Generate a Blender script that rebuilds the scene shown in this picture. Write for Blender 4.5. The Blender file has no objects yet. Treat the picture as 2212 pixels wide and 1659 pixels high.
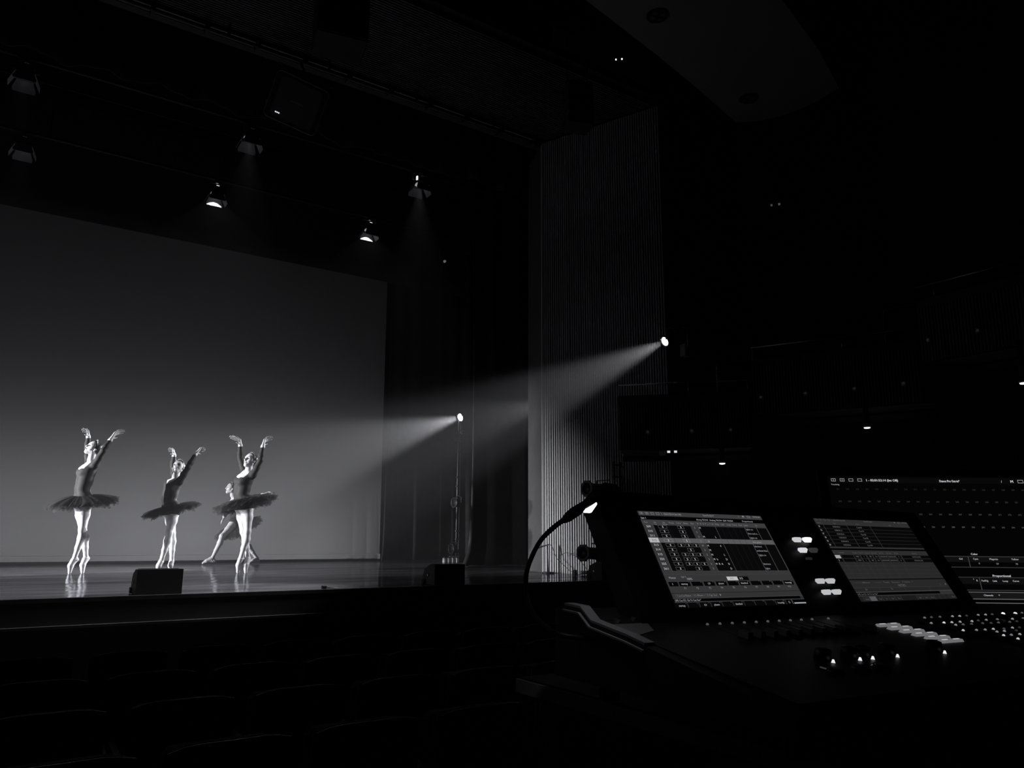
import bpy, bmesh, math, random
import numpy as np
from mathutils import Matrix, Vector

random.seed(7)
scene = bpy.context.scene
col = scene.collection

# ------------------------------------------------------------------ camera
CAMPOS = Vector((0.0, 0.0, 0.47))          # metres above the stage deck (deck is z = 0)
YAW, PITCH, ROLL = math.radians(33.517), math.radians(11.488), math.radians(0.276)
_f = Vector((math.sin(YAW) * math.cos(PITCH), math.cos(YAW) * math.cos(PITCH), math.sin(PITCH)))
_r = Vector((math.cos(YAW), -math.sin(YAW), 0))
_u = _r.cross(_f)
_r2 = _r * math.cos(ROLL) + _u * math.sin(ROLL)
_u2 = -_r * math.sin(ROLL) + _u * math.cos(ROLL)
cam_data = bpy.data.cameras.new('camera')
cam_data.sensor_width = 36.0
cam_data.lens = 1650.0 / 2212.0 * 36.0
cam_data.clip_start, cam_data.clip_end = 0.02, 200
cam = bpy.data.objects.new('camera', cam_data)
col.objects.link(cam)
cam.matrix_world = Matrix((( _r2.x, _u2.x, -_f.x, CAMPOS.x), (_r2.y, _u2.y, -_f.y, CAMPOS.y),
                           (_r2.z, _u2.z, -_f.z, CAMPOS.z), (0, 0, 0, 1)))
scene.camera = cam

# ------------------------------------------------------------------ world, exposure
world = bpy.data.worlds.new('dark_house')
scene.world = world
world.use_nodes = True
world.node_tree.nodes['Background'].inputs[0].default_value = (1, 1, 1.05, 1)
world.node_tree.nodes['Background'].inputs[1].default_value = 0.00025
# thin theatrical haze fills the whole house: it is what makes the lamp beams visible
_vs = world.node_tree.nodes.new('ShaderNodeVolumeScatter')
_vs.inputs['Density'].default_value = 0.0057
_vs.inputs['Anisotropy'].default_value = 0.15
_vs.inputs['Color'].default_value = (0.95, 0.95, 1, 1)
world.node_tree.links.new(_vs.outputs[0], world.node_tree.nodes['World Output'].inputs['Volume'])
scene.view_settings.view_transform = 'Standard'
scene.view_settings.look = 'None'
scene.view_settings.gamma = 1.0
scene.view_settings.exposure = 0.0
scene.view_settings.use_curve_mapping = False
scene.cycles.max_bounces = 5
scene.cycles.diffuse_bounces = 3
scene.cycles.glossy_bounces = 3
scene.cycles.transmission_bounces = 4
scene.cycles.transparent_max_bounces = 16
scene.cycles.volume_bounces = 0
scene.cycles.sample_clamp_indirect = 2.0
scene.cycles.use_denoising = True
scene.cycles.use_adaptive_sampling = True
scene.cycles.adaptive_threshold = 0.03
scene.cycles.caustics_reflective = False
scene.cycles.caustics_refractive = False

def spot(name, loc, target, power, angle, blend=0.4, size=0.06, tint=(1, 1, 1.03), parent=None):
    l = bpy.data.lights.new(name, 'SPOT')
    l.energy = power
    l.spot_size = math.radians(angle)
    l.spot_blend = blend
    l.shadow_soft_size = size
    l.color = tint
    o = bpy.data.objects.new(name, l)
    col.objects.link(o)
    d = (Vector(target) - Vector(loc)).normalized()
    m = d.to_track_quat('-Z', 'Y').to_matrix().to_4x4()
    m.translation = Vector(loc)
    if parent is not None:
        o.parent = parent
        bpy.context.view_layer.update()
        o.matrix_parent_inverse = parent.matrix_world.inverted()
    o.matrix_world = m
    return o

def area(name, loc, target, power, sx, sy, tint=(1, 1, 1.03)):
    l = bpy.data.lights.new(name, 'AREA')
    l.shape = 'RECTANGLE'
    l.size, l.size_y = sx, sy
    l.energy = power
    l.color = tint
    o = bpy.data.objects.new(name, l)
    col.objects.link(o)
    d = (Vector(target) - Vector(loc)).normalized()
    m = d.to_track_quat('-Z', 'Y').to_matrix().to_4x4()
    m.translation = Vector(loc)
    o.matrix_world = m
    return o

# unseen area lights added behind the translucent backdrop for its bottom-bright glow
for _x, _p in ((-3.4, 7.5), (-0.4, 10.5), (2.5, 16), (5.3, 15.5)):
    area('backdrop_glow_light', (_x, 17.85, 0.15), (_x, 15.9, 0.3), _p, 2.2, 0.25)

# ------------------------------------------------------------------ materials
MATS = {}
def grey(g):
    return (g, g, g * 1.045, 1)
def mat(name, g, rough=0.6, metal=0.0, spec=0.5, noise=0.0, nscale=8.0, bump=0.0, stretch=(1, 1, 1)):
    if name in MATS:
        return MATS[name]
    m = bpy.data.materials.new(name)
    m.use_nodes = True
    nt = m.node_tree
    b = nt.nodes['Principled BSDF']
    b.inputs['Base Color'].default_value = grey(g)
    b.inputs['Roughness'].default_value = rough
    b.inputs['Metallic'].default_value = metal
    b.inputs['Specular IOR Level'].default_value = spec
    tc = nt.nodes.new('ShaderNodeTexCoord')
    mp = nt.nodes.new('ShaderNodeMapping')
    mp.inputs['Scale'].default_value = stretch
    n = nt.nodes.new('ShaderNodeTexNoise')
    n.inputs['Scale'].default_value = nscale
    n.inputs['Detail'].default_value = 4
    nt.links.new(tc.outputs['Object'], mp.inputs['Vector'])
    nt.links.new(mp.outputs['Vector'], n.inputs['Vector'])
    if noise > 0:
        r = nt.nodes.new('ShaderNodeValToRGB')
        r.color_ramp.elements[0].position = 0.3
        r.color_ramp.elements[1].position = 0.7
        r.color_ramp.elements[0].color = grey(g * (1 - noise))
        r.color_ramp.elements[1].color = grey(g * (1 + noise))
        nt.links.new(n.outputs['Fac'], r.inputs['Fac'])
        nt.links.new(r.outputs['Color'], b.inputs['Base Color'])
    if bump > 0:
        bp = nt.nodes.new('ShaderNodeBump')
        bp.inputs['Strength'].default_value = bump
        bp.inputs['Distance'].default_value = 0.02
        nt.links.new(n.outputs['Fac'], bp.inputs['Height'])
        nt.links.new(bp.outputs['Normal'], b.inputs['Normal'])
    MATS[name] = m
    return m
def emit(name, strength, base=0.02, sampled=False):
    if name in MATS:
        return MATS[name]
    m = bpy.data.materials.new(name)
    m.use_nodes = True
    b = m.node_tree.nodes['Principled BSDF']
    b.inputs['Base Color'].default_value = grey(base)
    b.inputs['Specular IOR Level'].default_value = 0.0
    b.inputs['Emission Color'].default_value = (1, 1, 1.045, 1)
    b.inputs['Emission Strength'].default_value = strength
    if not sampled:
        m.cycles.emission_sampling = 'NONE'
    MATS[name] = m
    return m

# ------------------------------------------------------------------ mesh helpers
class MB:
    def __init__(s):
        s.v, s.f = [], []
    def add(s, vs, fs):
        n = len(s.v)
        s.v += [tuple(p) for p in vs]
        s.f += [tuple(i + n for i in f) for f in fs]
        return s
    def box(s, x0, x1, y0, y1, z0, z1):
        vs = [(x, y, z) for z in (z0, z1) for y in (y0, y1) for x in (x0, x1)]
        return s.add(vs, [(0, 2, 3, 1), (4, 5, 7, 6), (0, 1, 5, 4), (2, 6, 7, 3), (0, 4, 6, 2), (1, 3, 7, 5)])
    def bbox(s, x0, x1, y0, y1, z0, z1, b=0.005):
        """box with chamfered vertical and horizontal edges"""
        bm = bmesh.new()
        bmesh.ops.create_cube(bm, size=1)
        for v in bm.verts:
            v.co = Vector(((x0 + x1) / 2 + v.co.x * (x1 - x0), (y0 + y1) / 2 + v.co.y * (y1 - y0), (z0 + z1) / 2 + v.co.z * (z1 - z0)))
        bmesh.ops.bevel(bm, geom=bm.edges[:], offset=b, segments=1, affect='EDGES')
        bm.verts.index_update()
        s.add([v.co[:] for v in bm.verts], [[v.index for v in f.verts] for f in bm.faces])
        bm.free()
        return s
    def obox(s, o, ax, ay, az):
        """parallelepiped: corner o and three edge vectors"""
        o, ax, ay, az = map(Vector, (o, ax, ay, az))
        vs = [o + ax * i + ay * j + az * k for k in (0, 1) for j in (0, 1) for i in (0, 1)]
        return s.add(vs, [(0, 2, 3, 1), (4, 5, 7, 6), (0, 1, 5, 4), (2, 6, 7, 3), (0, 4, 6, 2), (1, 3, 7, 5)])
    def cyl(s, p0, p1, r0, r1=None, n=16, caps=True):
        r1 = r0 if r1 is None else r1
        return s.tube([p0, p1], [r0, r1], n, caps)
    def tube(s, pts, r, n=10, caps=True):
        pts = [Vector(p) for p in pts]
        rs = r if isinstance(r, (list, tuple)) else [r] * len(pts)
        d0 = (pts[1] - pts[0]).normalized()
        a = Vector((0, 0, 1)) if abs(d0.z) < 0.9 else Vector((1, 0, 0))
        u = d0.cross(a).normalized()
        rings = []
        for i, p in enumerate(pts):
            d = (pts[min(i + 1, len(pts) - 1)] - pts[max(i - 1, 0)]).normalized()
            u = (u - d * u.dot(d)).normalized()
            w = d.cross(u)
            rings.append([p + (u * math.cos(2 * math.pi * k / n) + w * math.sin(2 * math.pi * k / n)) * rs[i] for k in range(n)])
        vs = [p for ring in rings for p in ring]
        fs = []
        for i in range(len(pts) - 1):
            for k in range(n):
                k2 = (k + 1) % n
                fs.append((i * n + k, (i + 1) * n + k, (i + 1) * n + k2, i * n + k2))
        if caps:
            fs.append(tuple(range(n)))
            fs.append(tuple(range((len(pts) - 1) * n, len(pts) * n))[::-1])
        return s.add(vs, fs)
    def prism(s, poly, axis_from, axis_to, frame):
        """poly: list of 2D points in the (a, b) plane; frame: function (a, b, t) -> 3D"""
        n = len(poly)
        vs = [frame(a, b, t) for t in (axis_from, axis_to) for a, b in poly]
        fs = [tuple(range(n))[::-1], tuple(range(n, 2 * n))]
        fs += [(i, (i + 1) % n, n + (i + 1) % n, n + i) for i in range(n)]
        return s.add(vs, fs)
    def mesh(s, name, smooth=False):
        me = bpy.data.meshes.new(name)
        me.from_pydata([tuple(p) for p in s.v], [], s.f)
        bm = bmesh.new()
        bm.from_mesh(me)
        bmesh.ops.recalc_face_normals(bm, faces=bm.faces[:])
        bm.to_mesh(me)
        bm.free()
        if smooth:
            me.polygons.foreach_set('use_smooth', [True] * len(me.polygons))
        return me
    def build(s, name, m, parent=None, smooth=False, loc=None):
        me = s.mesh(name, smooth)
        return link(name, me, m, parent, loc)

def link(name, me, m, parent=None, loc=None):
    if m is not None and not me.materials:
        me.materials.append(m)
    o = bpy.data.objects.new(name, me)
    col.objects.link(o)
    if parent is not None:
        o.parent = parent
    if loc is not None:
        o.location = loc
    return o
def tag(o, label=None, cat=None, group=None, kind=None):
    if label: o['label'] = label
    if cat: o['category'] = cat
    if group: o['group'] = group
    if kind: o['kind'] = kind
    return o
def thing(name, loc, label, cat, rotz=0.0, group=None, rot=None):
    o = bpy.data.objects.new(name, None)
    o.empty_display_size = 0.1
    col.objects.link(o)
    m = (rot.to_4x4() if rot is not None else Matrix.Rotation(rotz, 4, 'Z'))
    m.translation = Vector(loc)
    o.matrix_world = m
    return tag(o, label, cat, group)
def copy_tree(o, parent=None):
    c = o.copy()
    col.objects.link(c)
    c.parent = parent
    for ch in list(o.children):
        copy_tree(ch, c)
    return c
def look_rot(d, up=(0, 0, 1)):
    """rotation whose local -Z... here local +Y points along d, +Z near up"""
    y = Vector(d).normalized()
    x = y.cross(Vector(up)).normalized()
    z = x.cross(y)
    return Matrix(((x.x, y.x, z.x), (x.y, y.y, z.y), (x.z, y.z, z.z)))

# ================================================================== the setting
def floor_mat():
    m = bpy.data.materials.new('glossy_dance_vinyl')
    m.use_nodes = True
    nt = m.node_tree
    b = nt.nodes['Principled BSDF']
    tc = nt.nodes.new('ShaderNodeTexCoord')
    mp = nt.nodes.new('ShaderNodeMapping')
    mp.inputs['Scale'].default_value = (0.5, 2.6, 1)
    n1 = nt.nodes.new('ShaderNodeTexNoise'); n1.inputs['Scale'].default_value = 2.2; n1.inputs['Detail'].default_value = 6
    mp2 = nt.nodes.new('ShaderNodeMapping'); mp2.inputs['Scale'].default_value = (1.0, 1.3, 1)
    n2 = nt.nodes.new('ShaderNodeTexNoise'); n2.inputs['Scale'].default_value = 1.6; n2.inputs['Detail'].default_value = 3
    nt.links.new(tc.outputs['Object'], mp.inputs['Vector']); nt.links.new(mp.outputs['Vector'], n1.inputs['Vector'])
    nt.links.new(tc.outputs['Object'], mp2.inputs['Vector']); nt.links.new(mp2.outputs['Vector'], n2.inputs['Vector'])
    r = nt.nodes.new('ShaderNodeValToRGB')
    r.color_ramp.elements[0].position, r.color_ramp.elements[1].position = 0.35, 0.75
    r.color_ramp.elements[0].color, r.color_ramp.elements[1].color = grey(0.09), grey(0.26)
    nt.links.new(n1.outputs['Fac'], r.inputs['Fac']); nt.links.new(r.outputs['Color'], b.inputs['Base Color'])
    mp3 = nt.nodes.new('ShaderNodeMapping'); mp3.inputs['Scale'].default_value = (0.35, 3.2, 1)
    n3 = nt.nodes.new('ShaderNodeTexNoise'); n3.inputs['Scale'].default_value = 1.1; n3.inputs['Detail'].default_value = 7; n3.inputs['Roughness'].default_value = 0.65
    nt.links.new(tc.outputs['Object'], mp3.inputs['Vector']); nt.links.new(mp3.outputs['Vector'], n3.inputs['Vector'])
    rr = nt.nodes.new('ShaderNodeMapRange')
    rr.inputs['From Min'].default_value, rr.inputs['From Max'].default_value = 0.3, 0.7
    rr.inputs['To Min'].default_value, rr.inputs['To Max'].default_value = 0.035, 0.17
    nt.links.new(n1.outputs['Fac'], rr.inputs['Value']); nt.links.new(rr.outputs['Result'], b.inputs['Roughness'])
    bp = nt.nodes.new('ShaderNodeBump'); bp.inputs['Strength'].default_value = 0.22; bp.inputs['Distance'].default_value = 0.02
    nt.links.new(n2.outputs['Fac'], bp.inputs['Height']); nt.links.new(bp.outputs['Normal'], b.inputs['Normal'])
    b.inputs['Specular IOR Level'].default_value = 0.0
    # varnish layer: a slightly absorbing gloss that takes over at grazing angles
    gl_ = nt.nodes.new('ShaderNodeBsdfGlossy'); r3 = nt.nodes.new('ShaderNodeValToRGB'); r3.color_ramp.elements[0].position, r3.color_ramp.elements[1].position = 0.38, 0.66; r3.color_ramp.elements[0].color, r3.color_ramp.elements[1].color = grey(0.36), grey(0.82); nt.links.new(n3.outputs['Fac'], r3.inputs['Fac']); nt.links.new(r3.outputs['Color'], gl_.inputs['Color'])
    nt.links.new(rr.outputs['Result'], gl_.inputs['Roughness']); nt.links.new(bp.outputs['Normal'], gl_.inputs['Normal'])
    fr = nt.nodes.new('ShaderNodeFresnel'); fr.inputs['IOR'].default_value = 1.42
    mx = nt.nodes.new('ShaderNodeMixShader')
    nt.links.new(fr.outputs[0], mx.inputs[0]); nt.links.new(b.outputs[0], mx.inputs[1]); nt.links.new(gl_.outputs[0], mx.inputs[2])
    nt.links.new(mx.outputs[0], nt.nodes['Material Output'].inputs['Surface'])
    return m
FLOORM = floor_mat()
BLACK = mat('black_paint', 0.012, 0.85, noise=0.3, nscale=3)
SOFTBLACK = mat('black_scenery_paint', 0.02, 0.7, noise=0.3, nscale=4)

stage = tag(MB().box(-10, 11, 7.1, 19.4, -0.30, -0.006).build('floor', SOFTBLACK), kind='structure')
_edges = [7.16, 7.46, 9.30, 11.14, 12.98, 14.82, 15.84]
for a, b_ in zip(_edges[:-1], _edges[1:]):
    MB().box(-9.5, 9.6, a + 0.012, b_ - 0.012, -0.006, 0.0).build('vinyl_strip', FLOORM, stage)
MB().box(-9.9, 10.9, 7.098, 7.16, -0.03, 0.002).build('stage_nosing', mat('worn_nosing', 0.05, 0.45, noise=0.5, nscale=6), stage)

front = tag(MB().box(-10, 11, 7.22, 7.4, -1.15, -0.3).build('wall_stage_front', BLACK), kind='structure')
MB().box(-10, 11, 7.06, 7.13, -0.225, -0.205).build('fascia_trim', mat('fascia_trim', 0.09, 0.35, noise=0.6, nscale=1.5), front)
MB().box(-10, 11, 7.12, 7.2, -0.205, -0.03).build('fascia_board', BLACK, front)

tag(MB().box(-12, 16, -8, 7.4, -1.25, -1.15).build('floor_house', mat('dark_carpet', 0.012, 0.95, noise=0.4, nscale=30)), kind='structure')
tag(MB().box(-11, 13, 19.4, 19.5, -0.3, 10).build('wall_back', BLACK), kind='structure')
tag(MB().box(11.0, 11.1, 9.9, 19.4, -0.3, 10).build('wall_wing_right', BLACK), kind='structure')
tag(MB().box(-11.1, -11.0, 7.4, 19.4, -0.3, 10).build('wall_wing_left', BLACK), kind='structure')
tag(MB().box(-11, 13, 9.2, 19.4, 10, 10.1).build('ceiling_flytower', BLACK), kind='structure')

# proscenium side: plain return panel, pale corner bead, ribbed splay wall
PA, PB = Vector((6.655, 9.17, 0)), Vector((7.42, 7.35, 0))
ret = tag(MB().obox((6.665, 9.22, 0), (0.24, 0.73, 0), (0.25, -0.08, 0), (0, 0, 6.75)).build('wall_proscenium_return', mat('grey_emulsion', 0.055, 0.6, noise=0.15, nscale=2)), kind='structure')
tag(MB().obox((6.628, 9.185, 0), (0.022, 0.042, 0), (0.03, -0.016, 0), (0, 0, 6.74)).build('trim_1', mat('pale_bead', 0.62, 0.5, noise=0.1, nscale=3)), kind='structure')
d = (PB - PA).normalized()
nrm = Vector((d.y, -d.x, 0))            # towards the stage centre
if nrm.x > 0: nrm = -nrm
wall = tag(MB().obox(PA - nrm * 0.02, (PB - PA), -nrm * 0.35, (0, 0, 6.75)).build('wall_proscenium_ribbed', BLACK), kind='structure')
RIB = mat('wooden_rib', 0.46, 0.55, noise=0.35, nscale=1.2, stretch=(30, 30, 0.25))
NR = 52
pitch = (PB - PA).length / NR
base_rib = None
for i in range(NR):
    p = PA + d * (pitch * (i + 0.35))
    w = 0.017 + 0.003 * random.random()
    rmesh = MB().obox((0, 0, 0), d * w, -nrm * 0.024, (0, 0, 6.745)) if base_rib is None else None
    if base_rib is None:
        base_rib = rmesh.build('rib', RIB, wall)
        base_rib.location = p
    else:
        c = base_rib.copy(); col.objects.link(c); c.location = p + nrm * random.uniform(-0.004, 0.004)

# slatted soffit over the forestage
soffit = tag(MB().box(-7.5, 7.3, 7.30, 9.35, 6.83, 6.95).build('ceiling_soffit', BLACK), kind='structure')
SLAT = mat('soffit_slat', 0.06, 0.55, noise=0.25, nscale=2, stretch=(0.3, 10, 10))
ns = 40
for i in range(ns):
    y = 7.42 + (9.08 - 7.42) * i / (ns - 1)
    xe = PA.x + (PB.x - PA.x) * (9.17 - y) / (9.17 - 7.35) - 0.03
    MB().box(-7.2, xe, y, y + 0.021, 6.765, 6.83).build('slat', SLAT, soffit)
header = tag(MB().box(-7.5, 6.9, 9.24, 9.36, 6.70, 9.9).build('wall_proscenium_header', SOFTBLACK), kind='structure')
xs = [-1.0 + 0.62 * k for k in range(13)]
for k in range(12):
    MB().box(xs[k] + 0.03, xs[k + 1] - 0.03, 9.12, 9.24, 6.71, 6.735).build('ledge_panel', mat('ledge_grey', 0.2, 0.6, noise=0.2), header)
for k in range(13):
    MB().box(xs[k] - 0.02, xs[k] + 0.02, 9.06, 9.24, 6.64, 6.73).build('bracket', SOFTBLACK, header)
bar = thing('lighting_bar', (0, 9.02, 6.60), 'dark lighting pipe running under the slatted soffit edge', 'lighting bar')
MB().cyl((-6.6, 0, 0), (6.5, 0, 0), 0.024, n=10).build('pipe', mat('pipe_black', 0.008, 0.6), bar, True)
for k in range(6):
    MB().box(-0.9 + 1.3 * k, -0.87 + 1.3 * k, -0.015, 0.015, 0.0, 0.16).build('hanger', SOFTBLACK, bar)

# house side wall and ceiling
wp = [(7.42, 7.35), (8.6, 6.9), (10.2, 5.6), (11.2, 3.6), (11.5, 0.5), (11.5, -6)]
mb = MB()
for (x0, y0), (x1, y1) in zip(wp[:-1], wp[1:]):
    dd = Vector((x1 - x0, y1 - y0, 0)); nn = Vector((-dd.y, dd.x, 0)).normalized() * 0.2
    mb.obox((x0, y0, -1.15), dd, nn, (0, 0, 10.2))
tag(mb.build('wall_house_right', BLACK), kind='structure')
tag(MB().box(-9, 13, -8, 9.2, 9.0, 9.2).build('ceiling_house', BLACK), kind='structure')

# pale acoustic reflector hung under the house ceiling, with recessed lamp clusters
ring = [(4.026, 5.536), (4.751, 5.740), (6.104, 6.018), (7.123, 6.256), (8.123, 6.517), (8.365, 6.308), (8.538, 5.973), (8.606, 5.579), (8.564, 5.189), (7.670, 4.854), (6.546, 4.532), (5.575, 4.258), (4.336, 4.103)]
refl = thing('ceiling_reflector', (6.658, 5.342, 6.3), 'pale curved acoustic reflector panel hanging under the dark house ceiling', 'ceiling panel')
mb = MB()
n = len(ring)
REFL = mat('reflector_plaster', 0.2, 0.8, noise=0.08, nscale=1)
mb.add([(x - 6.658, y - 5.342, 0) for x, y in ring] + [(x - 6.658, y - 5.342, 0.08) for x, y in ring],
       [tuple(range(n))[::-1], tuple(range(n, 2 * n))] + [(i, (i + 1) % n, n + (i + 1) % n, n + i) for i in range(n)])
mb.build('panel', REFL, refl)
for x, y in ((5.584, 5.482), (7.773, 6.007)):
    dl = MB().cyl((x - 6.658, y - 5.342, -0.012), (x - 6.658, y - 5.342, 0.03), 0.125, n=20).build('recessed_cluster', mat('cluster_black', 0.01, 0.6), refl)
    for a in range(4):
        an = a * math.pi / 2 + 0.4
        q = (x - 6.658 + 0.058 * math.cos(an), y - 5.342 + 0.058 * math.sin(an))
        MB().cyl((q[0], q[1], -0.018), (q[0], q[1], -0.011), 0.027, n=12).build('lens', mat('cluster_lens', 0.12, 0.3), dl)
for x, y in ((4.955, 4.800), (7.433, 5.342), (7.975, 5.884)):
    MB().cyl((x - 6.658, y - 5.342, 0.08), (x - 6.658, y - 5.342, 2.71), 0.012, n=6).build('hanger_rod', SOFTBLACK, refl)

# ================================================================== cloths
def cyc_mat():
    m = bpy.data.materials.new('translucent_backdrop_cloth')
    m.use_nodes = True
    nt = m.node_tree
    nt.nodes.remove(nt.nodes['Principled BSDF'])
    out = nt.nodes['Material Output']
    dif, tr, mix = nt.nodes.new('ShaderNodeBsdfDiffuse'), nt.nodes.new('ShaderNodeBsdfTranslucent'), nt.nodes.new('ShaderNodeMixShader')
    n = nt.nodes.new('ShaderNodeTexNoise'); n.inputs['Scale'].default_value = 0.6; n.inputs['Detail'].default_value = 3
    r = nt.nodes.new('ShaderNodeValToRGB')
    r.color_ramp.elements[0].color, r.color_ramp.elements[1].color = grey(0.46), grey(0.54)
    nt.links.new(n.outputs['Fac'], r.inputs['Fac'])
    nt.links.new(r.outputs['Color'], dif.inputs['Color']); nt.links.new(r.outputs['Color'], tr.inputs['Color'])
    mix.inputs[0].default_value = 0.6
    nt.links.new(dif.outputs[0], mix.inputs[1]); nt.links.new(tr.outputs[0], mix.inputs[2])
    nt.links.new(mix.outputs[0], out.inputs['Surface'])
    return m
CYC = cyc_mat()
DRAPE = mat('black_velour', 0.040, 0.9, spec=0.15, noise=0.25, nscale=5)

def sheet(x0, x1, z0, z1, fy, nx, nz, thick=0.012, fx=None, fz=None):
    """wavy cloth: grid in x, z with depth fy(x, z); closed with a back face"""
    vs, fs = [], []
    for s in (0, 1):
        for j in range(nz + 1):
            for i in range(nx + 1):
                a, b = i / nx, j / nz
                x = x0 + (x1 - x0) * a; z = z0 + (z1 - z0) * b
                vs.append((x + (fx(a, b) if fx else 0), fy(x, z) + s * thick, z + (fz(a, b) if fz else 0)))
    N = (nx + 1) * (nz + 1)
    for j in range(nz):
        for i in range(nx):
            q = (j * (nx + 1) + i, j * (nx + 1) + i + 1, (j + 1) * (nx + 1) + i + 1, (j + 1) * (nx + 1) + i)
            fs.append(q); fs.append(tuple(k + N for k in q[::-1]))
    rim = [i for i in range(nx + 1)] + [j * (nx + 1) + nx for j in range(1, nz + 1)] + [nz * (nx + 1) + i for i in range(nx - 1, -1, -1)] + [j * (nx + 1) for j in range(nz - 1, 0, -1)]
    for a, b in zip(rim, rim[1:] + rim[:1]):
        fs.append((a, a + N, b + N, b))
    return MB().add(vs, fs)

cyc = thing('backdrop_cloth', (0, 15.9, 0), 'wide grey backdrop cloth glowing from below at the rear of the stage', 'backdrop')
wr = lambda x, z: 0.012 * math.sin(5 * x) * max(0, 1 - z / 3) + (0.03 * math.sin(22 * x) * max(0, 1 - z / 1.6) if x > 6.2 else 0)
def one_face(mb_):
    return mb_
def flat_sheet(x0, x1, z0, z1, fy, nx, nz, fx=None):
    vs = [(x0 + (x1 - x0) * i / nx + (fx(i / nx, j / nz) if fx else 0), fy(x0 + (x1 - x0) * i / nx, z0 + (z1 - z0) * j / nz), z0 + (z1 - z0) * j / nz) for j in range(nz + 1) for i in range(nx + 1)]
    fs = [(j * (nx + 1) + i, j * (nx + 1) + i + 1, (j + 1) * (nx + 1) + i + 1, (j + 1) * (nx + 1) + i) for j in range(nz) for i in range(nx)]
    return MB().add(vs, fs)
flat_sheet(-7.6, 7.0, 0.14, 6.7, wr, 160, 24, fx=lambda a, b: 0.06 * (1 - b) if a > 0.97 else 0).build('cloth', CYC, cyc, True)
flat_sheet(-7.6, 7.06, 0.034, 0.145, lambda x, z: wr(x, z) - 0.02, 160, 1).build('hem_pocket', CYC, cyc, True)
MB().box(-7.6, 7.2, 0.035, 0.06, -0.004, 0.043).build('light_stop_board', SOFTBLACK, cyc)  # added to block light leaking under the hem from behind
MB().cyl((-7.6, 0.015, 0.042), (7.06, 0.015, 0.042), 0.006, n=8).build('hem_pipe', mat('pipe_black', 0.03, 0.5), cyc, True)

def drape(name, x0, x1, y, z0, z1, folds, amp, label, flare=0.0, ph=0.0, seed=0):
    rr = random.Random(seed)
    cs = [(rr.uniform(0.7, 1.4) * folds, rr.uniform(0, 6.28), rr.uniform(0.5, 1)) for _ in range(3)]
    def fy(x, z):
        t = (x - x0) / (x1 - x0)
        return sum(a * math.sin(k * t * 6.28 + p + 0.25 * z) for k, p, a in cs) * amp / 1.8 * (1 - 0.35 * z / z1)
    t = thing(name, (x0, y, 0), label, 'curtain')
    m = sheet(0, x1 - x0, z0, z1, lambda x, z: fy(x + x0, z), 120, 30, 0.015,
              fx=lambda a, b: -flare * (1 - a) ** 3 * (math.exp(-b * 45) + 0.7 * math.exp(-b * 9)))
    m.build('cloth', DRAPE, t, True)
    sheet(0, x1 - x0, z1, z1 + 0.12, lambda x, z: fy(x + x0, z1), 60, 1, 0.03).build('heading_tape', SOFTBLACK, t, True)
    return t
drape('curtain_leg', 6.96, 8.75, 11.9, 0.012, 7.4, 4.2, 0.22, 'black curtain leg hanging just behind the proscenium, folds lit by haze', 0.105, seed=3)
drape('rear_masking_curtain', 7.0, 10.4, 15.62, 0.012, 7.4, 7, 0.06, 'flat black masking curtain beside the backdrop behind the boom stand', 0.02, seed=5)
# overhead borders
def border(name, x0, x1, y, z0, z1, label, scal=0.05, seed=1, wav=1.0):
    rr = random.Random(seed)
    ks = [(rr.uniform(3, 12), rr.uniform(0, 6.28), rr.uniform(0.3, 1)) for _ in range(5)]
    t = thing(name, (0, y, z0), label, 'curtain')
    fz = lambda a, b: (1 - b) ** 3 * scal * sum(w * abs(math.sin(k * a * 6.28 + p)) for k, p, w in ks)
    m = sheet(x0, x1, 0, z1 - z0, lambda x, z: wav * (0.05 * math.sin(9 * x + 1) + 0.03 * math.sin(21 * x)), 220, 8, 0.015, fz=fz)
    m.build('cloth', DRAPE, t, True)
    MB().cyl((x0, 0.0, z1 - z0), (x1, 0.0, z1 - z0), 0.025, n=8).build('batten', mat('pipe_black', 0.03, 0.5), t, True)
border('border_curtain', -7.5, 7.3, 10.08, 6.14, 8.6, 'black border curtain with ruffled hem above the front row of lamps', 0.05, 1)
border('rear_border_curtain', -7.8, 9.5, 15.6, 6.272, 8.8, 'straight black border cutting off the top of the backdrop', 0.0, 2, 0.0)

# ================================================================== hanging lamps
CAN = mat('lamp_black', 0.035, 0.45, noise=0.2, nscale=10)
FLAP = mat('barndoor_inner', 0.30, 0.5, noise=0.15, nscale=12)
STEEL = mat('dull_steel', 0.35, 0.35, metal=1.0)
PIPE = mat('pipe_black', 0.03, 0.5)
for y, z, lab in ((10.5, 6.35, 'overhead lamp batten carrying the front row of barn-door lamps'), (12.5, 6.29, 'overhead lamp batten carrying the rear row of barn-door lamps')):
    t = thing('lamp_batten', (0, y, z), lab, 'lighting bar')
    MB().cyl((-6.5, 0, 0), (6.8, 0, 0), 0.025, n=10).build('pipe', PIPE, t, True)
    for k in range(5):
        MB().cyl((-6 + 3 * k, 0, 0), (-6 + 3 * k, 0, 3.5), 0.006, n=5).build('hanging_wire', PIPE, t)

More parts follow.
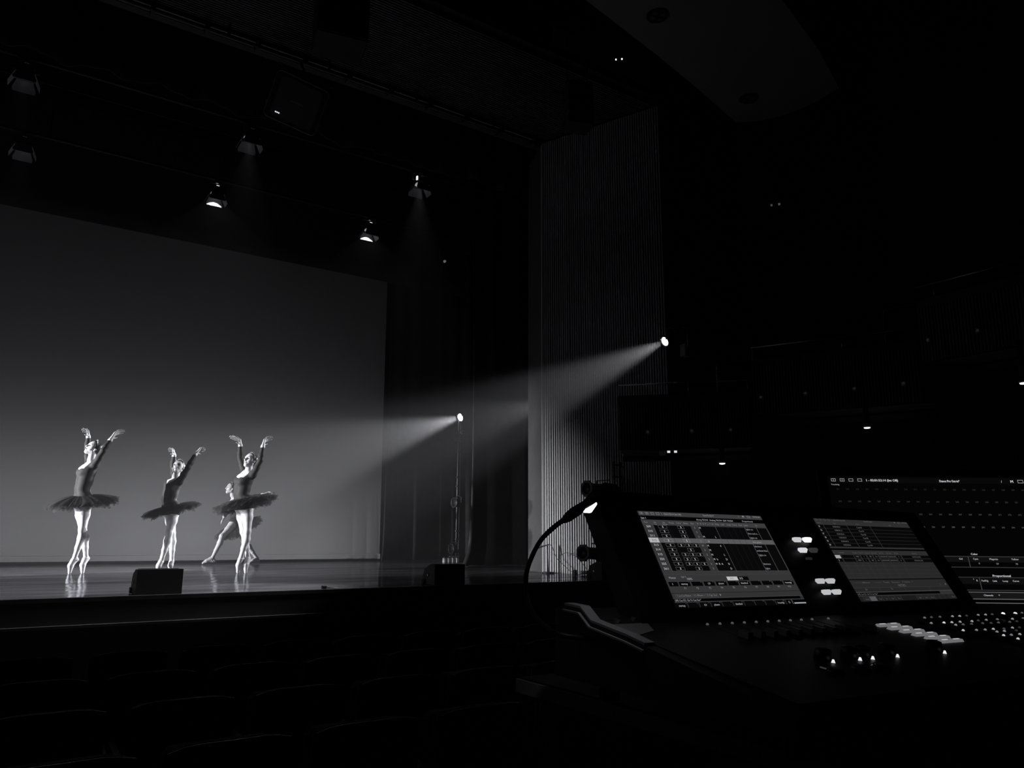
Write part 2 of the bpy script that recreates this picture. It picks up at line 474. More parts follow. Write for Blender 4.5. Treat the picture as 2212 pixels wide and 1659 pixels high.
def fresnel(loc, label, lens_g, power, flap_in=0.0, leak=None, tilt=0.0, cone=42, right_g=None):
    R = Matrix.Rotation(tilt, 3, 'X')
    t = thing('barn_door_lamp', loc, label, 'stage lamp', rot=R, group='barn-door lamps on the overhead battens')
    b = MB()
    b.tube([(0, 0, 0.022), (0, 0, 0.045), (0, 0, 0.125), (0, 0, 0.16), (0, 0, 0.165)], [0.108, 0.102, 0.102, 0.065, 0.01], 20)
    b.build('housing', CAN, t, True)
    for k in range(3):
        MB().tube([(0.104 * math.cos(a / 20 * 6.2832), 0.104 * math.sin(a / 20 * 6.2832), 0.065 + 0.022 * k) for a in range(21)], 0.004, 5, False).build('cooling_fin', CAN, t)
    y_ = MB().tube([(-0.13, 0, 0.08), (-0.13, 0, 0.17), (-0.10, 0, 0.205), (0.10, 0, 0.205), (0.13, 0, 0.17), (0.13, 0, 0.08)], 0.009, 6)
    y_.build('yoke', CAN, t)
    MB().bbox(-0.025, 0.025, -0.025, 0.025, 0.205, 0.285, 0.006).build('hook_clamp', STEEL, t)
    for s in (-1, 1):
        MB().cyl((s * 0.105, 0, 0.08), (s * 0.150, 0, 0.08), 0.015, n=8).build('knob', CAN, t)
    # gel frame (square ring)
    g = MB()
    for x0, x1, y0, y1 in ((-0.118, 0.118, -0.118, -0.096), (-0.118, 0.118, 0.096, 0.118), (-0.118, -0.096, -0.096, 0.096), (0.096, 0.118, -0.096, 0.096)):
        g.box(x0, x1, y0, y1, 0.0, 0.02)
    g.build('gel_frame', CAN, t)
    MB().tube([(0, 0, 0.030), (0, 0, 0.018), (0, 0, 0.010)], [0.095, 0.088, 0.03], 24).build('lens', emit('lens_%s' % lens_g, lens_g, sampled=True), t, True)
    # four flaps, hinged on the frame, opening outwards
    L, wt, wb = 0.150, 0.090, 0.128
    for k in range(4):
        ang = math.radians(24) - (flap_in if k == 0 else 0.0)
        Rz = Matrix.Rotation(k * math.pi / 2, 3, 'Z')      # k = 0: the upstage (+Y) flap
        n = Vector((0, math.sin(ang), -math.cos(ang)))
        th = Vector((0, math.cos(ang), math.sin(ang))) * 0.003
        o = Vector((0, 0.108, 0.0))
        a, c = (wt, wb) if k % 2 == 0 else (0.088, 0.088)
        pts = [o + Vector((-a, 0, 0)), o + Vector((a, 0, 0)), o + n * L * 0.75 + Vector((c, 0, 0)), o + n * L + Vector((c * 0.93, 0, 0)), o + n * L + Vector((-c * 0.93, 0, 0)), o + n * L * 0.75 + Vector((-c, 0, 0))]
        vs = [Rz @ p for p in pts] + [Rz @ (p + th) for p in pts]
        fs = [(0, 1, 2, 3, 4, 5), (11, 10, 9, 8, 7, 6)] + [(i, (i + 1) % 6, 6 + (i + 1) % 6, 6 + i) for i in range(6)]
        f = MB().add(vs, fs).build('barn_door', FLAP, t)
        MB().cyl(Rz @ Vector((-0.08, 0.112, 0.004)), Rz @ Vector((0.08, 0.112, 0.004)), 0.005, n=6).build('hinge', CAN, f)
    if leak == 'round':
        MB().tube([(0.0, -0.02, 0.163), (0.0, -0.02, 0.168)], [0.03, 0.02], 12).build('rear_vent_glow', emit('vent_glow', 1.2), t)
        MB().box(-0.022, 0.022, -0.092, -0.080, 0.130, 0.142).build('vent_slot', emit('vent_glow', 1.2), t)
    elif leak == 'slot':
        MB().box(-0.096, -0.078, -0.085, -0.05, 0.055, 0.120).build('side_vent_glow', emit('vent_glow', 1.2), t)
        MB().box(-0.022, 0.022, -0.092, -0.084, 0.130, 0.135).build('vent_slot', emit('vent_dim', 0.08), t)
    else:
        MB().box(-0.025, 0.025, -0.092, -0.084, 0.130, 0.136).build('vent_slot', emit('vent_faint', 0.03), t)
    if power:
        dwn = R @ Vector((0, 0, -1))
        p = Vector(loc) + R @ Vector((0, 0, 0.008))
        spot('lamp_beam', p, p + dwn, power, cone, 0.5 if not flap_in else 0.12, 0.03 if not flap_in else 0.012)
    return t
G = 'barn-door lamp on the overhead batten'
fresnel((-0.34, 10.5, 6.09), 'dim barn-door lamp at upper left, highest of the lamps', 0.16, 10)
fresnel((2.41, 10.5, 6.09), 'barn-door lamp of the front row with a soft beam, above the left bright lamp', 0.26, 60)
fresnel((5.13, 10.5, 6.12), 'barn-door lamp nearest the proscenium with a soft beam and glowing side slot', 0.30, 90, leak='slot')
fresnel((-0.30, 12.5, 6.04), 'dim barn-door lamp at left, straight below the highest lamp', 0.16, 8)
fresnel((2.40, 12.5, 6.01), 'brightly lit barn-door lamp over the middle of the backdrop', 0.24, 18, flap_in=math.radians(30), leak='round', cone=96)
fresnel((5.10, 12.5, 6.02), 'brightly lit barn-door lamp above the right end of the backdrop', 0.24, 18, flap_in=math.radians(30), leak='round', cone=96)

# ================================================================== boom stand in the right wing
def par_can(name, parent_or_loc, aim, label, lit, r=0.085, L=0.26, group=None, lens_s=6.0, frame='round'):
    t = thing(name, parent_or_loc, label, 'stage lamp', rot=look_rot(aim), group=group)
    MB().tube([(0, 0.0, 0), (0, -L * 0.65, 0), (0, -L, 0), (0, -L * 1.05, 0)], [r, r, r * 0.6, 0.02], 20, True).build('housing', CAN, t, True)
    # front ring
    MB().tube([(r * 1.12 * math.cos(a / 24 * 6.2832), 0.006, r * 1.12 * math.sin(a / 24 * 6.2832)) for a in range(25)], 0.010, 6, False).build('front_ring', mat('lamp_ring', 0.10, 0.35, metal=0.6), t, True)
    MB().tube([(0, -0.004, 0), (0, 0.008, 0), (0, 0.012, 0)], [r * 0.98, r * 0.9, 0.01], 24).build('lens', emit('par_lens_%s' % lens_s, lens_s) if lit else mat('dead_lens', 0.01, 0.5, spec=0.2), t, True)
    MB().tube([(-r * 1.25, -L * 0.4, 0), (-r * 1.25, -L * 0.4, 0.11), (0, -L * 0.4, 0.15), (r * 1.25, -L * 0.4, 0.11), (r * 1.25, -L * 0.4, 0)], 0.009, 6).build('yoke', CAN, t)
    for a in range(3):
        an = a * 2.1 + 0.6
        MB().box(r * 1.12 * math.cos(an) - 0.012, r * 1.12 * math.cos(an) + 0.012, -0.01, 0.022, r * 1.12 * math.sin(an) - 0.012, r * 1.12 * math.sin(an) + 0.012).build('frame_clip', mat('lamp_ring', 0.10, 0.35, metal=0.6), t)
    return t
BX, BY = 8.12, 14.32
boom = thing('boom_stand', (BX, BY, 0), 'tall twin-pipe boom stand in the right wing carrying side lamps', 'lamp stand')
for dx, h in ((-0.03, 3.0), (0.03, 3.0)):
    MB().cyl((dx, 0, 0.02), (dx + 0.01, 0, h), 0.0095, n=10).build('pipe', mat('pale_steel', 0.30, 0.4), boom, True)
for z in (0.45, 0.62, 1.55, 1.75, 2.3):
    MB().bbox(-0.055, 0.06, -0.02, 0.02, z, z + 0.03, 0.004).build('clamp', STEEL, boom)
MB().bbox(-0.28, 0.2, -0.2, 0.2, 0.0, 0.035, 0.006).build('base_plate', SOFTBLACK, boom)
MB().box(-0.20, 0.03, -0.05, -0.02, 0.10, 0.125).build('base_arm', mat('pale_steel', 0.30, 0.4), boom)
for k in range(4):
    x = -0.30 + 0.085 * k
    w = thing('stage_weight', (BX - 0.14 + x * 1.0, BY - 0.26 - 0.02 * k, 0.0), ('small pale stage weight at the foot of the boom stand, %s of the four' % ('leftmost', 'second from left', 'third from left', 'rightmost')[k]).replace('small pale stage weight', 'pale weight'), 'weight', group='stage weights at the boom foot')
    MB().bbox(-0.026, 0.026, -0.04, 0.04, 0, 0.085, 0.005).build('block', mat('weight_grey', 0.35 if k < 3 else 0.6, 0.5), w)
    MB().tube([(-0.015, 0, 0.08), (-0.012, 0, 0.105), (0.012, 0, 0.105), (0.015, 0, 0.08)], 0.004, 5).build('handle', STEEL, w)
tgt = Vector((1.0, 12.9, 0.6))
lp = Vector((8.13, 14.3, 3.06))
aim = tgt - lp
par_can('side_lamp', lp - aim.normalized() * 0.0, aim, 'lit side lamp at the top of the boom stand throwing a hazy beam', True, 0.085, 0.2, lens_s=5.0)
spot('side_lamp_beam', lp + aim.normalized() * 0.03, tgt, 8500, 27, 0.6, 0.07)
for z, dx, lab in ((2.62, -0.10, 'unlit lamp on the boom stand just below the lit lamp'), (1.22, -0.15, 'unlit lamp halfway up the boom stand'), (0.27, -0.20, 'unlit lamp at the bottom of the boom stand')):
    par_can('boom_lamp', (BX + dx, BY - 0.11, z), Vector((-1.0, -0.12, 0.02)), lab, False, 0.088, 0.24, group='unlit lamps on the boom stand')
# second boom in the right wing, hidden behind the proscenium: its beam shows past the return panel
rb2 = thing('boom_stand', (8.3, 11.0, 0), 'boom stand hidden in the right wing behind the proscenium', 'lamp stand')
MB().cyl((0, 0, 0), (0, 0, 3.05), 0.024, n=10).build('pipe', mat('pale_steel', 0.30, 0.4), rb2, True)
MB().bbox(-0.25, 0.25, -0.25, 0.25, 0.0, 0.03, 0.006).build('base_plate', SOFTBLACK, rb2)
q = Vector((8.2, 10.98, 2.95)); a2 = Vector((1.9, 11.25, 0.75)) - q
par_can('side_lamp', q, a2, 'side lamp hidden behind the proscenium, its beam showing past the panel', True, 0.085, 0.2)
spot('side_lamp_beam', q + a2.normalized() * 0.03, q + a2, 1500, 33, 0.8, 0.07)
# matching boom in the left wing, out of the picture: side light on the dancers and the ribbed wall
lb = thing('boom_stand', (-7.4, 12.6, 0), 'boom stand in the left wing beyond the left edge of the picture', 'lamp stand')
MB().cyl((0, 0, 0), (0, 0, 2.6), 0.024, n=10).build('pipe', mat('pale_steel', 0.30, 0.4), lb, True)
MB().bbox(-0.25, 0.25, -0.25, 0.25, 0.0, 0.03, 0.006).build('base_plate', SOFTBLACK, lb)
for z, P, tz, ang in ((2.2, 7500, 0.95, 26), (1.0, 6500, 0.55, 26)):
    q = Vector((-7.3, 12.6, z)); a2 = Vector((2.0, 11.75, tz)) - q
    par_can('side_lamp', q, a2, ('upper' if z > 2 else 'lower') + ' side lamp on the left wing boom, beyond the picture', True, 0.085, 0.24)
    spot('side_lamp_beam', q + a2.normalized() * 0.03, q + a2, P, ang, 0.9, 0.07)

lb2 = thing('boom_stand', (-7.6, 15.0, 0), 'rear boom stand in the left wing beyond the left edge of the picture', 'lamp stand')
MB().cyl((0, 0, 0), (0, 0, 2.6), 0.024, n=10).build('pipe', mat('pale_steel', 0.30, 0.4), lb2, True)
MB().bbox(-0.25, 0.25, -0.25, 0.25, 0.0, 0.03, 0.006).build('base_plate', SOFTBLACK, lb2)
q = Vector((-7.5, 15.0, 1.7)); a2 = Vector((3.6, 14.55, 0.7)) - q
par_can('side_lamp', q, a2, 'side lamp on the rear left boom, beyond the picture', True, 0.085, 0.24)
spot('side_lamp_beam', q + a2.normalized() * 0.03, q + a2, 8000, 17, 0.9, 0.07)

# ================================================================== lamp on the house wall, beam across the ribs
hl = Vector((7.05, 7.0, 3.03))
htgt = Vector((1.0, 7.85, 0.0))
ha = htgt - hl
par_can('house_lamp', hl, ha, 'lit lamp on the side wall throwing a beam across the ribbed wall', True, 0.062, 0.36, lens_s=6.0)
spot('house_lamp_beam', hl + ha.normalized() * 0.02, htgt, 3400, 23, 0.6, 0.05)
# unseen twin added far left, to light the curtain folds and right-hand floor
hl2 = Vector((-6.9, 6.6, 3.1)); ha2 = Vector((4.6, 10.6, 0.2)) - hl2
hw = par_can('house_lamp', hl2, ha2, 'added unseen lamp beyond the left edge, lighting the right wing', True, 0.062, 0.36)
spot('house_lamp_beam', hl2 + ha2.normalized() * 0.02, hl2 + ha2, 550, 26, 0.9, 0.05)
arm = thing('wall_bracket', (7.40, 6.93, 3.02), 'dim curved bracket holding the house lamp to the wall', 'bracket')
MB().tube([(-0.22, -0.14, 0.17), (-0.12, -0.1, 0.20), (0.0, 0, 0.15), (0.06, 0.06, 0.02), (0.10, 0.12, -0.05)], 0.011, 8).build('arm', mat('bracket_grey', 0.18, 0.5), arm, True)
MB().bbox(0.05, 0.16, 0.1, 0.2, -0.12, 0.05, 0.006).build('wall_plate', mat('bracket_grey', 0.18, 0.5), arm)

# ================================================================== side light ladder with two profile spots by the ribbed wall
lad = thing('light_ladder', (6.90, 7.84, 0), 'dark lamp ladder standing by the foot of the ribbed wall', 'lamp stand')
for dx in (-0.05, 0.05):
    MB().cyl((dx, 0, 0.02), (dx, 0, 1.50), 0.016, n=8).build('upright', CAN, lad, True)
for z in (0.1, 0.48, 0.62, 0.9, 1.3, 1.46):
    MB().cyl((-0.08, 0, z), (0.08, 0, z), 0.012, n=6).build('rung', CAN, lad, True)
MB().tube([(0.02, -0.03, 1.42), (0.07, -0.05, 1.44), (0.11, -0.03, 1.36), (0.10, 0, 1.2), (0.08, 0, 0.9)], 0.008, 6).build('cable', mat('cable_grey', 0.1, 0.5), lad, True)
MB().tube([(-0.02, -0.04, 0.62), (-0.12, -0.06, 0.52), (-0.19, -0.05, 0.44), (-0.16, -0.03, 0.40)], 0.010, 6).build('safety_chain', mat('cable_grey', 0.1, 0.5), lad, True)
MB().bbox(-0.03, 0.03, -0.06, -0.02, 0.55, 0.585, 0.004).build('connector', mat('connector_pale', 0.5, 0.5), lad)
MB().bbox(-0.2, 0.16, -0.2, 0.2, 0.0, 0.03, 0.006).build('base_plate', CAN, lad)
def profile(loc, aim, label):
    t = thing('profile_spot', loc, label, 'stage lamp', rot=look_rot(aim), group='unlit profile spots on the lamp ladder')
    MB().tube([(0, 0.0, 0), (0, -0.04, 0), (0, -0.30, 0), (0, -0.31, 0), (0, -0.52, 0), (0, -0.60, 0)], [0.084, 0.078, 0.078, 0.10, 0.10, 0.05], 18).build('housing', CAN, t, True)
    g = MB()
    n = 8
    pts = [(0.115 * math.cos(k * math.pi / 4 + math.pi / 8), 0.115 * math.sin(k * math.pi / 4 + math.pi / 8)) for k in range(n)]
    inn = [(0.080 * math.cos(k * math.pi / 4 + math.pi / 8), 0.080 * math.sin(k * math.pi / 4 + math.pi / 8)) for k in range(n)]
    vs = [(a, yy, b) for yy in (0.0, 0.025) for ring_ in (pts, inn) for a, b in ring_]
    fs = []
    for k in range(n):
        k2 = (k + 1) % n
        fs += [(k, k2, n + k2, n + k), (2 * n + k, 3 * n + k, 3 * n + k2, 2 * n + k2), (k, 2 * n + k, 2 * n + k2, k2), (n + k, n + k2, 3 * n + k2, 3 * n + k)]
    g.add(vs, fs).build('colour_frame', mat('frame_grey', 0.10, 0.5), t)
    MB().cyl((0, -0.02, 0), (0, -0.012, 0), 0.075, n=20).build('lens', mat('dead_lens', 0.01, 0.5, spec=0.2), t)
    MB().tube([(-0.12, -0.30, 0), (-0.12, -0.30, 0.13), (0.12, -0.30, 0.13), (0.12, -0.30, 0)], 0.01, 6).build('yoke', CAN, t)
    for k in range(4):
        a = k * math.pi / 2
        MB().box(0.09 * math.cos(a) - 0.015, 0.09 * math.cos(a) + 0.015, -0.36, -0.33, 0.09 * math.sin(a) - 0.015, 0.09 * math.sin(a) + 0.015).build('shutter', CAN, t)
    return t
profile((6.46, 7.93, 1.13), (-1, -0.12, 0.02), 'unlit profile spot high on the lamp ladder, level with the desk lamp')
profile((6.38, 7.93, 0.30), (-1, -0.20, 0.04), 'unlit profile spot low on the lamp ladder with a pale colour frame')

# ================================================================== front-fill speakers along the stage edge
def wedge(loc, label, w, rotz=0.0):
    t = thing('floor_speaker', loc, label, 'speaker', rotz, 'small black speakers along the stage edge')
    # profile in y, z: grille leans towards the stage
    poly = [(-0.13, 0.0), (-0.13, 0.205), (-0.03, 0.205), (0.10, 0.16), (0.15, 0.06), (0.135, 0.02), (0.10, 0.0)]
    CAB = mat('speaker_cabinet', 0.009, 0.6, noise=0.2, nscale=40)
    MB().prism(poly, -w / 2, w / 2, lambda a, b, s: (s, a, b)).build('cabinet', CAB, t)
    nrm_ = Vector((0, 0.045, 0.13)).normalized()
    g = MB().obox((-w / 2 + 0.02, -0.022, 0.2035), (w - 0.04, 0, 0), (0, 0.115, -0.040), (0, 0.002, 0.006))
    g.build('grille', mat('speaker_grille', 0.012, 0.5), t)
    for s in (-1, 1):
        MB().cyl((s * (w / 2), 0.02, 0.095), (s * (w / 2 + 0.006), 0.02, 0.095), 0.012, n=10).build('socket', STEEL, t)
        MB().bbox(min(s * w / 2, s * (w / 2 + 0.012)), max(s * w / 2, s * (w / 2 + 0.012)), 0.085, 0.15, 0.0, 0.05, 0.004).build('corner_protector', CAB, t)
    return t
wedge((1.20, 7.30, 0.002), 'black floor speaker on the stage edge in front of the second dancer', 0.36)
wedge((4.02, 7.36, 0.002), 'black floor speaker on the stage edge in front of the boom stand', 0.36)
wedge((6.27, 7.36, 0.002), 'black floor speaker on the stage edge below the profile spots', 0.36)
fx = thing('floor_socket', (2.645, 7.19, 0.002), 'tiny black box on the stage edge between the two left floor speakers', 'socket box')
MB().bbox(-0.022, 0.022, -0.02, 0.02, 0, 0.03, 0.004).build('box', CAN, fx)
MB().tube([(0.02, 0, 0.01), (0.06, 0.01, 0.006), (0.13, -0.01, 0.006)], 0.005, 6).build('cable', CAN, fx, True)

# microphone stand and cable at the foot of the corner bead
ms = thing('microphone_stand', (6.585, 8.99, 0.0), 'small microphone stand at the foot of the pale corner bead', 'microphone stand')
MB().tube([(0, 0, 0), (0, 0, 0.018), (0, 0, 0.022)], [0.09, 0.085, 0.02], 20).build('base', CAN, ms, True)
MB().cyl((0, 0, 0.02), (-0.012, 0, 0.385), 0.009, n=8).build('pole', CAN, ms, True)
MB().tube([(-0.16, 0.02, 0.35), (-0.09, 0.01, 0.372), (0.0, 0, 0.395), (0.03, 0, 0.40)], 0.009, 8).build('boom_arm', STEEL, ms, True)
MB().tube([(0.02, -0.02, 0.40), (0.05, -0.04, 0.36), (0.07, -0.05, 0.28), (0.09, -0.09, 0.2), (0.17, -0.28, 0.04), (0.22, -0.40, 0.008)], 0.0045, 6).build('cable', CAN, ms, True)
cab = thing('cable_run', (6.66, 8.9, 0.0), 'thin black cable hooked along the foot of the ribbed wall', 'cable')
MB().tube([(0.03, -0.06, 0.25), (0.06, -0.14, 0.29), (0.09, -0.22, 0.28), (0.13, -0.33, 0.22), (0.17, -0.44, 0.1), (0.19, -0.5, 0.012), (0.16, -0.6, 0.012), (0.05, -0.52, 0.012)], 0.0045, 6).build('cord', CAN, cab, True)
MB().tube([(0.06 + 0.1 * math.cos(a / 16 * 6.2832), -0.62 + 0.06 * math.sin(a / 16 * 6.2832), 0.012 + 0.001 * a) for a in range(49)], 0.007, 5).build('coil', CAN, cab, True)
wb_ = thing('white_box', (6.28, 7.98, 0), 'small white block standing behind the right-hand floor speaker', 'box')
MB().bbox(-0.03, 0.0, -0.03, 0.03, 0, 0.09, 0.004).build('block', mat('white_plastic', 0.75, 0.5), wb_)
MB().box(-0.022, -0.008, -0.0305, -0.02, 0.03, 0.06).build('face_plate', mat('weight_grey', 0.35, 0.5), wb_)

# ================================================================== hung square light fixture under the soffit
pf = ray_pf = Vector((2.62, 9.05, 6.0))
PR = look_rot((CAMPOS - pf) + Vector((0.3, 0, 0.6))) @ Matrix.Rotation(math.radians(-15), 3, 'Y')
pl = thing('square_flood_fixture', pf, 'dark square flood fixture with three white status dots under the soffit', 'stage lamp', rot=PR)
poly = []
w_, h_, r_ = 0.34, 0.30, 0.06
for cx_, cz_, a0 in ((w_ - r_, h_ - r_, 0), (-w_ + r_, h_ - r_, 90), (-w_ + r_, -h_ + r_, 180), (w_ - r_, -h_ + r_, 270)):
    for k in range(5):
        a = math.radians(a0 + 22.5 * k); poly.append((cx_ + r_ * math.cos(a), cz_ + r_ * math.sin(a)))
MB().prism(poly, -0.16, 0.0, lambda a, b, s: (a, s, b)).build('casing', mat('fixture_casing', 0.05, 0.4), pl)
MB().prism([(a * 0.80, b * 0.86) for a, b in poly], 0.0, 0.004, lambda a, b, s: (a, s, b)).build('front_plate', mat('fixture_plate', 0.14, 0.6, noise=0.1), pl)
MB().tube([(1.0 * a, 0.0, 1.0 * b) for a, b in poly + poly[:1]], 0.005, 5, False).build('rim', mat('fixture_rim', 0.22, 0.4), pl)
MB().box(-0.085, 0.085, 0.004, 0.007, -0.007, 0.007).build('nameplate', mat('fixture_mark', 0.4, 0.5), pl)
for k in range(3):
    MB().cyl((0.205 - 0.021 * k, 0.003, -0.205), (0.205 - 0.021 * k, 0.008, -0.205), 0.0085, n=10).build('status_light', emit('status_white', 1.0), pl)
MB().box(0.175, 0.205, 0.003, 0.006, -0.155, -0.147).build('mark', mat('fixture_mark', 0.4, 0.5), pl)
for s in (-1, 1):
    for z in (-0.13, 0.13):
        MB().tube([(s * w_, -0.02, z - 0.025), (s * (w_ + 0.022), -0.02, z - 0.012), (s * (w_ + 0.022), -0.02, z + 0.012), (s * w_, -0.02, z + 0.025)], 0.006, 6).build('latch', mat('fixture_rim', 0.22, 0.4), pl)
MB().tube([(-0.37, -0.08, 0), (-0.37, -0.08, 0.38), (0.37, -0.08, 0.38), (0.37, -0.08, 0)], 0.014, 6).build('yoke', CAN, pl)

_u = PR.inverted() @ Vector((0, 0, 1)); _b = PR.inverted() @ Vector((0, 0.0, 0.0)) + Vector((0, -0.08, 0.36))
MB().cyl(Vector((0, -0.08, 0.37)), PR.inverted() @ (Vector((2.62, 9.02, 6.60)) - pf), 0.014, n=8).build('drop_pipe', CAN, pl, True)
# loudspeaker columns hung in front of the soffit
def hung_speaker(loc, label, w, h, d_, rz):
    t = thing('hung_loudspeaker', loc, label, 'speaker', rz)
    k = 4
    for i in range(k):
        z0 = -h / 2 + h * i / k
        c = MB().bbox(-w / 2, w / 2, -d_ / 2, d_ / 2, z0 + 0.006, z0 + h / k - 0.006, 0.012).build('cabinet', BLACK, t)
        MB().box(-w / 2 + 0.02, w / 2 - 0.02, -d_ / 2 - 0.008, -d_ / 2, z0 + 0.02, z0 + h / k - 0.02).build('grille', mat('speaker_grille', 0.012, 0.5), c)
    MB().box(-w / 2, w / 2, -0.03, 0.03, h / 2, h / 2 + 0.04).build('fly_bar', SOFTBLACK, t)
    for s in (-1, 1):
        MB().cyl((s * w * 0.4, 0, h / 2), (s * w * 0.4, 0, h / 2 + 1.4), 0.008, n=6).build('hanging_wire', SOFTBLACK, t)
hung_speaker((2.33, 6.7, 6.25), 'black loudspeaker column hanging in front of the slatted soffit', 0.50, 1.9, 0.45, -0.2)
hung_speaker((5.75, 7.15, 6.05), 'shorter black loudspeaker hanging by the right end of the soffit', 0.34, 0.62, 0.3, -0.35)

# ================================================================== dancers
def surface_net(F, o, h):
    """naive surface nets: F scalar grid (x, y, z), negative inside"""
    S = F < 0
    nx, ny, nz = F.shape
    c = np.zeros((nx - 1, ny - 1, nz - 1), int)
    for i in (0, 1):
        for j in (0, 1):
            for k in (0, 1):
                c += S[i:nx - 1 + i, j:ny - 1 + j, k:nz - 1 + k]
    act = (c > 0) & (c < 8)
    idx = -np.ones(act.shape, int)
    cells = np.argwhere(act)
    idx[act] = np.arange(len(cells))
    acc = np.zeros((len(cells), 3)); cnt = np.zeros(len(cells))
    cor = [(i, j, k) for i in (0, 1) for j in (0, 1) for k in (0, 1)]
    for a in cor:
        for ax in range(3):
            if a[ax] == 1: continue
            b = list(a); b[ax] = 1
            fa = F[cells[:, 0] + a[0], cells[:, 1] + a[1], cells[:, 2] + a[2]]
            fb = F[cells[:, 0] + b[0], cells[:, 1] + b[1], cells[:, 2] + b[2]]
            m = (fa < 0) != (fb < 0)
            t = np.where(m, fa / np.where(m, fa - fb, 1), 0)
            for d_ in range(3):
                acc[:, d_] += np.where(m, a[d_] + (t if d_ == ax else 0), 0)
            cnt += m
    V = (cells + acc / cnt[:, None]) * h + np.array(o)
    quads = []
    for ax in range(3):
        sl0 = [slice(None)] * 3; sl1 = [slice(None)] * 3
        sl0[ax] = slice(0, -1); sl1[ax] = slice(1, None)
        A, B = S[tuple(sl0)], S[tuple(sl1)]
        e = np.argwhere(A != B)
        o1, o2 = [q for q in range(3) if q != ax]
        e = e[(e[:, o1] > 0) & (e[:, o2] > 0)]
        e = e[(e[:, o1] < F.shape[o1] - 1) & (e[:, o2] < F.shape[o2] - 1)]
        def g(d1, d2):
            q = e.copy(); q[:, o1] -= d1; q[:, o2] -= d2
            return idx[q[:, 0], q[:, 1], q[:, 2]]
        Q = np.stack([g(1, 1), g(0, 1), g(0, 0), g(1, 0)], 1)
        inside = A[e[:, 0], e[:, 1], e[:, 2]]
        flip = inside if ax != 1 else ~inside
        Q[~flip] = Q[~flip][:, ::-1]
        quads.append(Q)
    return V, np.concatenate(quads)

def field(prims, h, pad=0.03, grow=0.0, bounds=None, k=0.022):
    """prims: (a, b, r1, r2[, k]) rounded cones; smooth union"""
    P = np.array([p for q in prims for p in (q[0], q[1])]); rm = max(max(q[2], q[3]) for q in prims)
    lo = P.min(0) - rm - pad - grow if bounds is None else np.array(bounds[0])
    hi = P.max(0) + rm + pad + grow if bounds is None else np.array(bounds[1])
    n = np.ceil((hi - lo) / h).astype(int) + 1
    F = np.full(n, 1.0, np.float32)
    for q in prims:
        a, b, r1, r2 = np.array(q[0], float), np.array(q[1], float), q[2] + grow, q[3] + grow
        kk = q[4] if len(q) > 4 else k
        rr = max(r1, r2) + kk + 0.03
        i0 = np.maximum(np.floor((np.minimum(a, b) - rr - lo) / h).astype(int), 0)
        i1 = np.minimum(np.ceil((np.maximum(a, b) + rr - lo) / h).astype(int) + 1, n)
        if np.any(i1 <= i0): continue
        X = (lo[0] + h * np.arange(i0[0], i1[0]))[:, None, None]
        Y = (lo[1] + h * np.arange(i0[1], i1[1]))[None, :, None]
        Z = (lo[2] + h * np.arange(i0[2], i1[2]))[None, None, :]
        ab = b - a; L2 = max(ab @ ab, 1e-9)
        t = np.clip(((X - a[0]) * ab[0] + (Y - a[1]) * ab[1] + (Z - a[2]) * ab[2]) / L2, 0, 1)
        dd = np.sqrt((X - a[0] - t * ab[0]) ** 2 + (Y - a[1] - t * ab[1]) ** 2 + (Z - a[2] - t * ab[2]) ** 2) - (r1 + (r2 - r1) * t)
        s = np.s_[i0[0]:i1[0], i0[1]:i1[1], i0[2]:i1[2]]
        f0 = F[s]
        hm = np.clip(0.5 + 0.5 * (f0 - dd) / kk, 0, 1)
        F[s] = f0 * (1 - hm) + dd * hm - kk * hm * (1 - hm)
    return F, lo

def grid_pts(F, lo, h):
    return [lo[i] + h * np.arange(F.shape[i]).reshape([-1 if j == i else 1 for j in range(3)]) for i in range(3)]

def net_obj(name, F, lo, h, m, parent):
    V, Q = surface_net(F, lo, h)
    me = bpy.data.meshes.new(name)
    me.from_pydata(V.tolist(), [], Q.tolist())
    me.polygons.foreach_set('use_smooth', [True] * len(me.polygons))
    return link(name, me, m, parent)

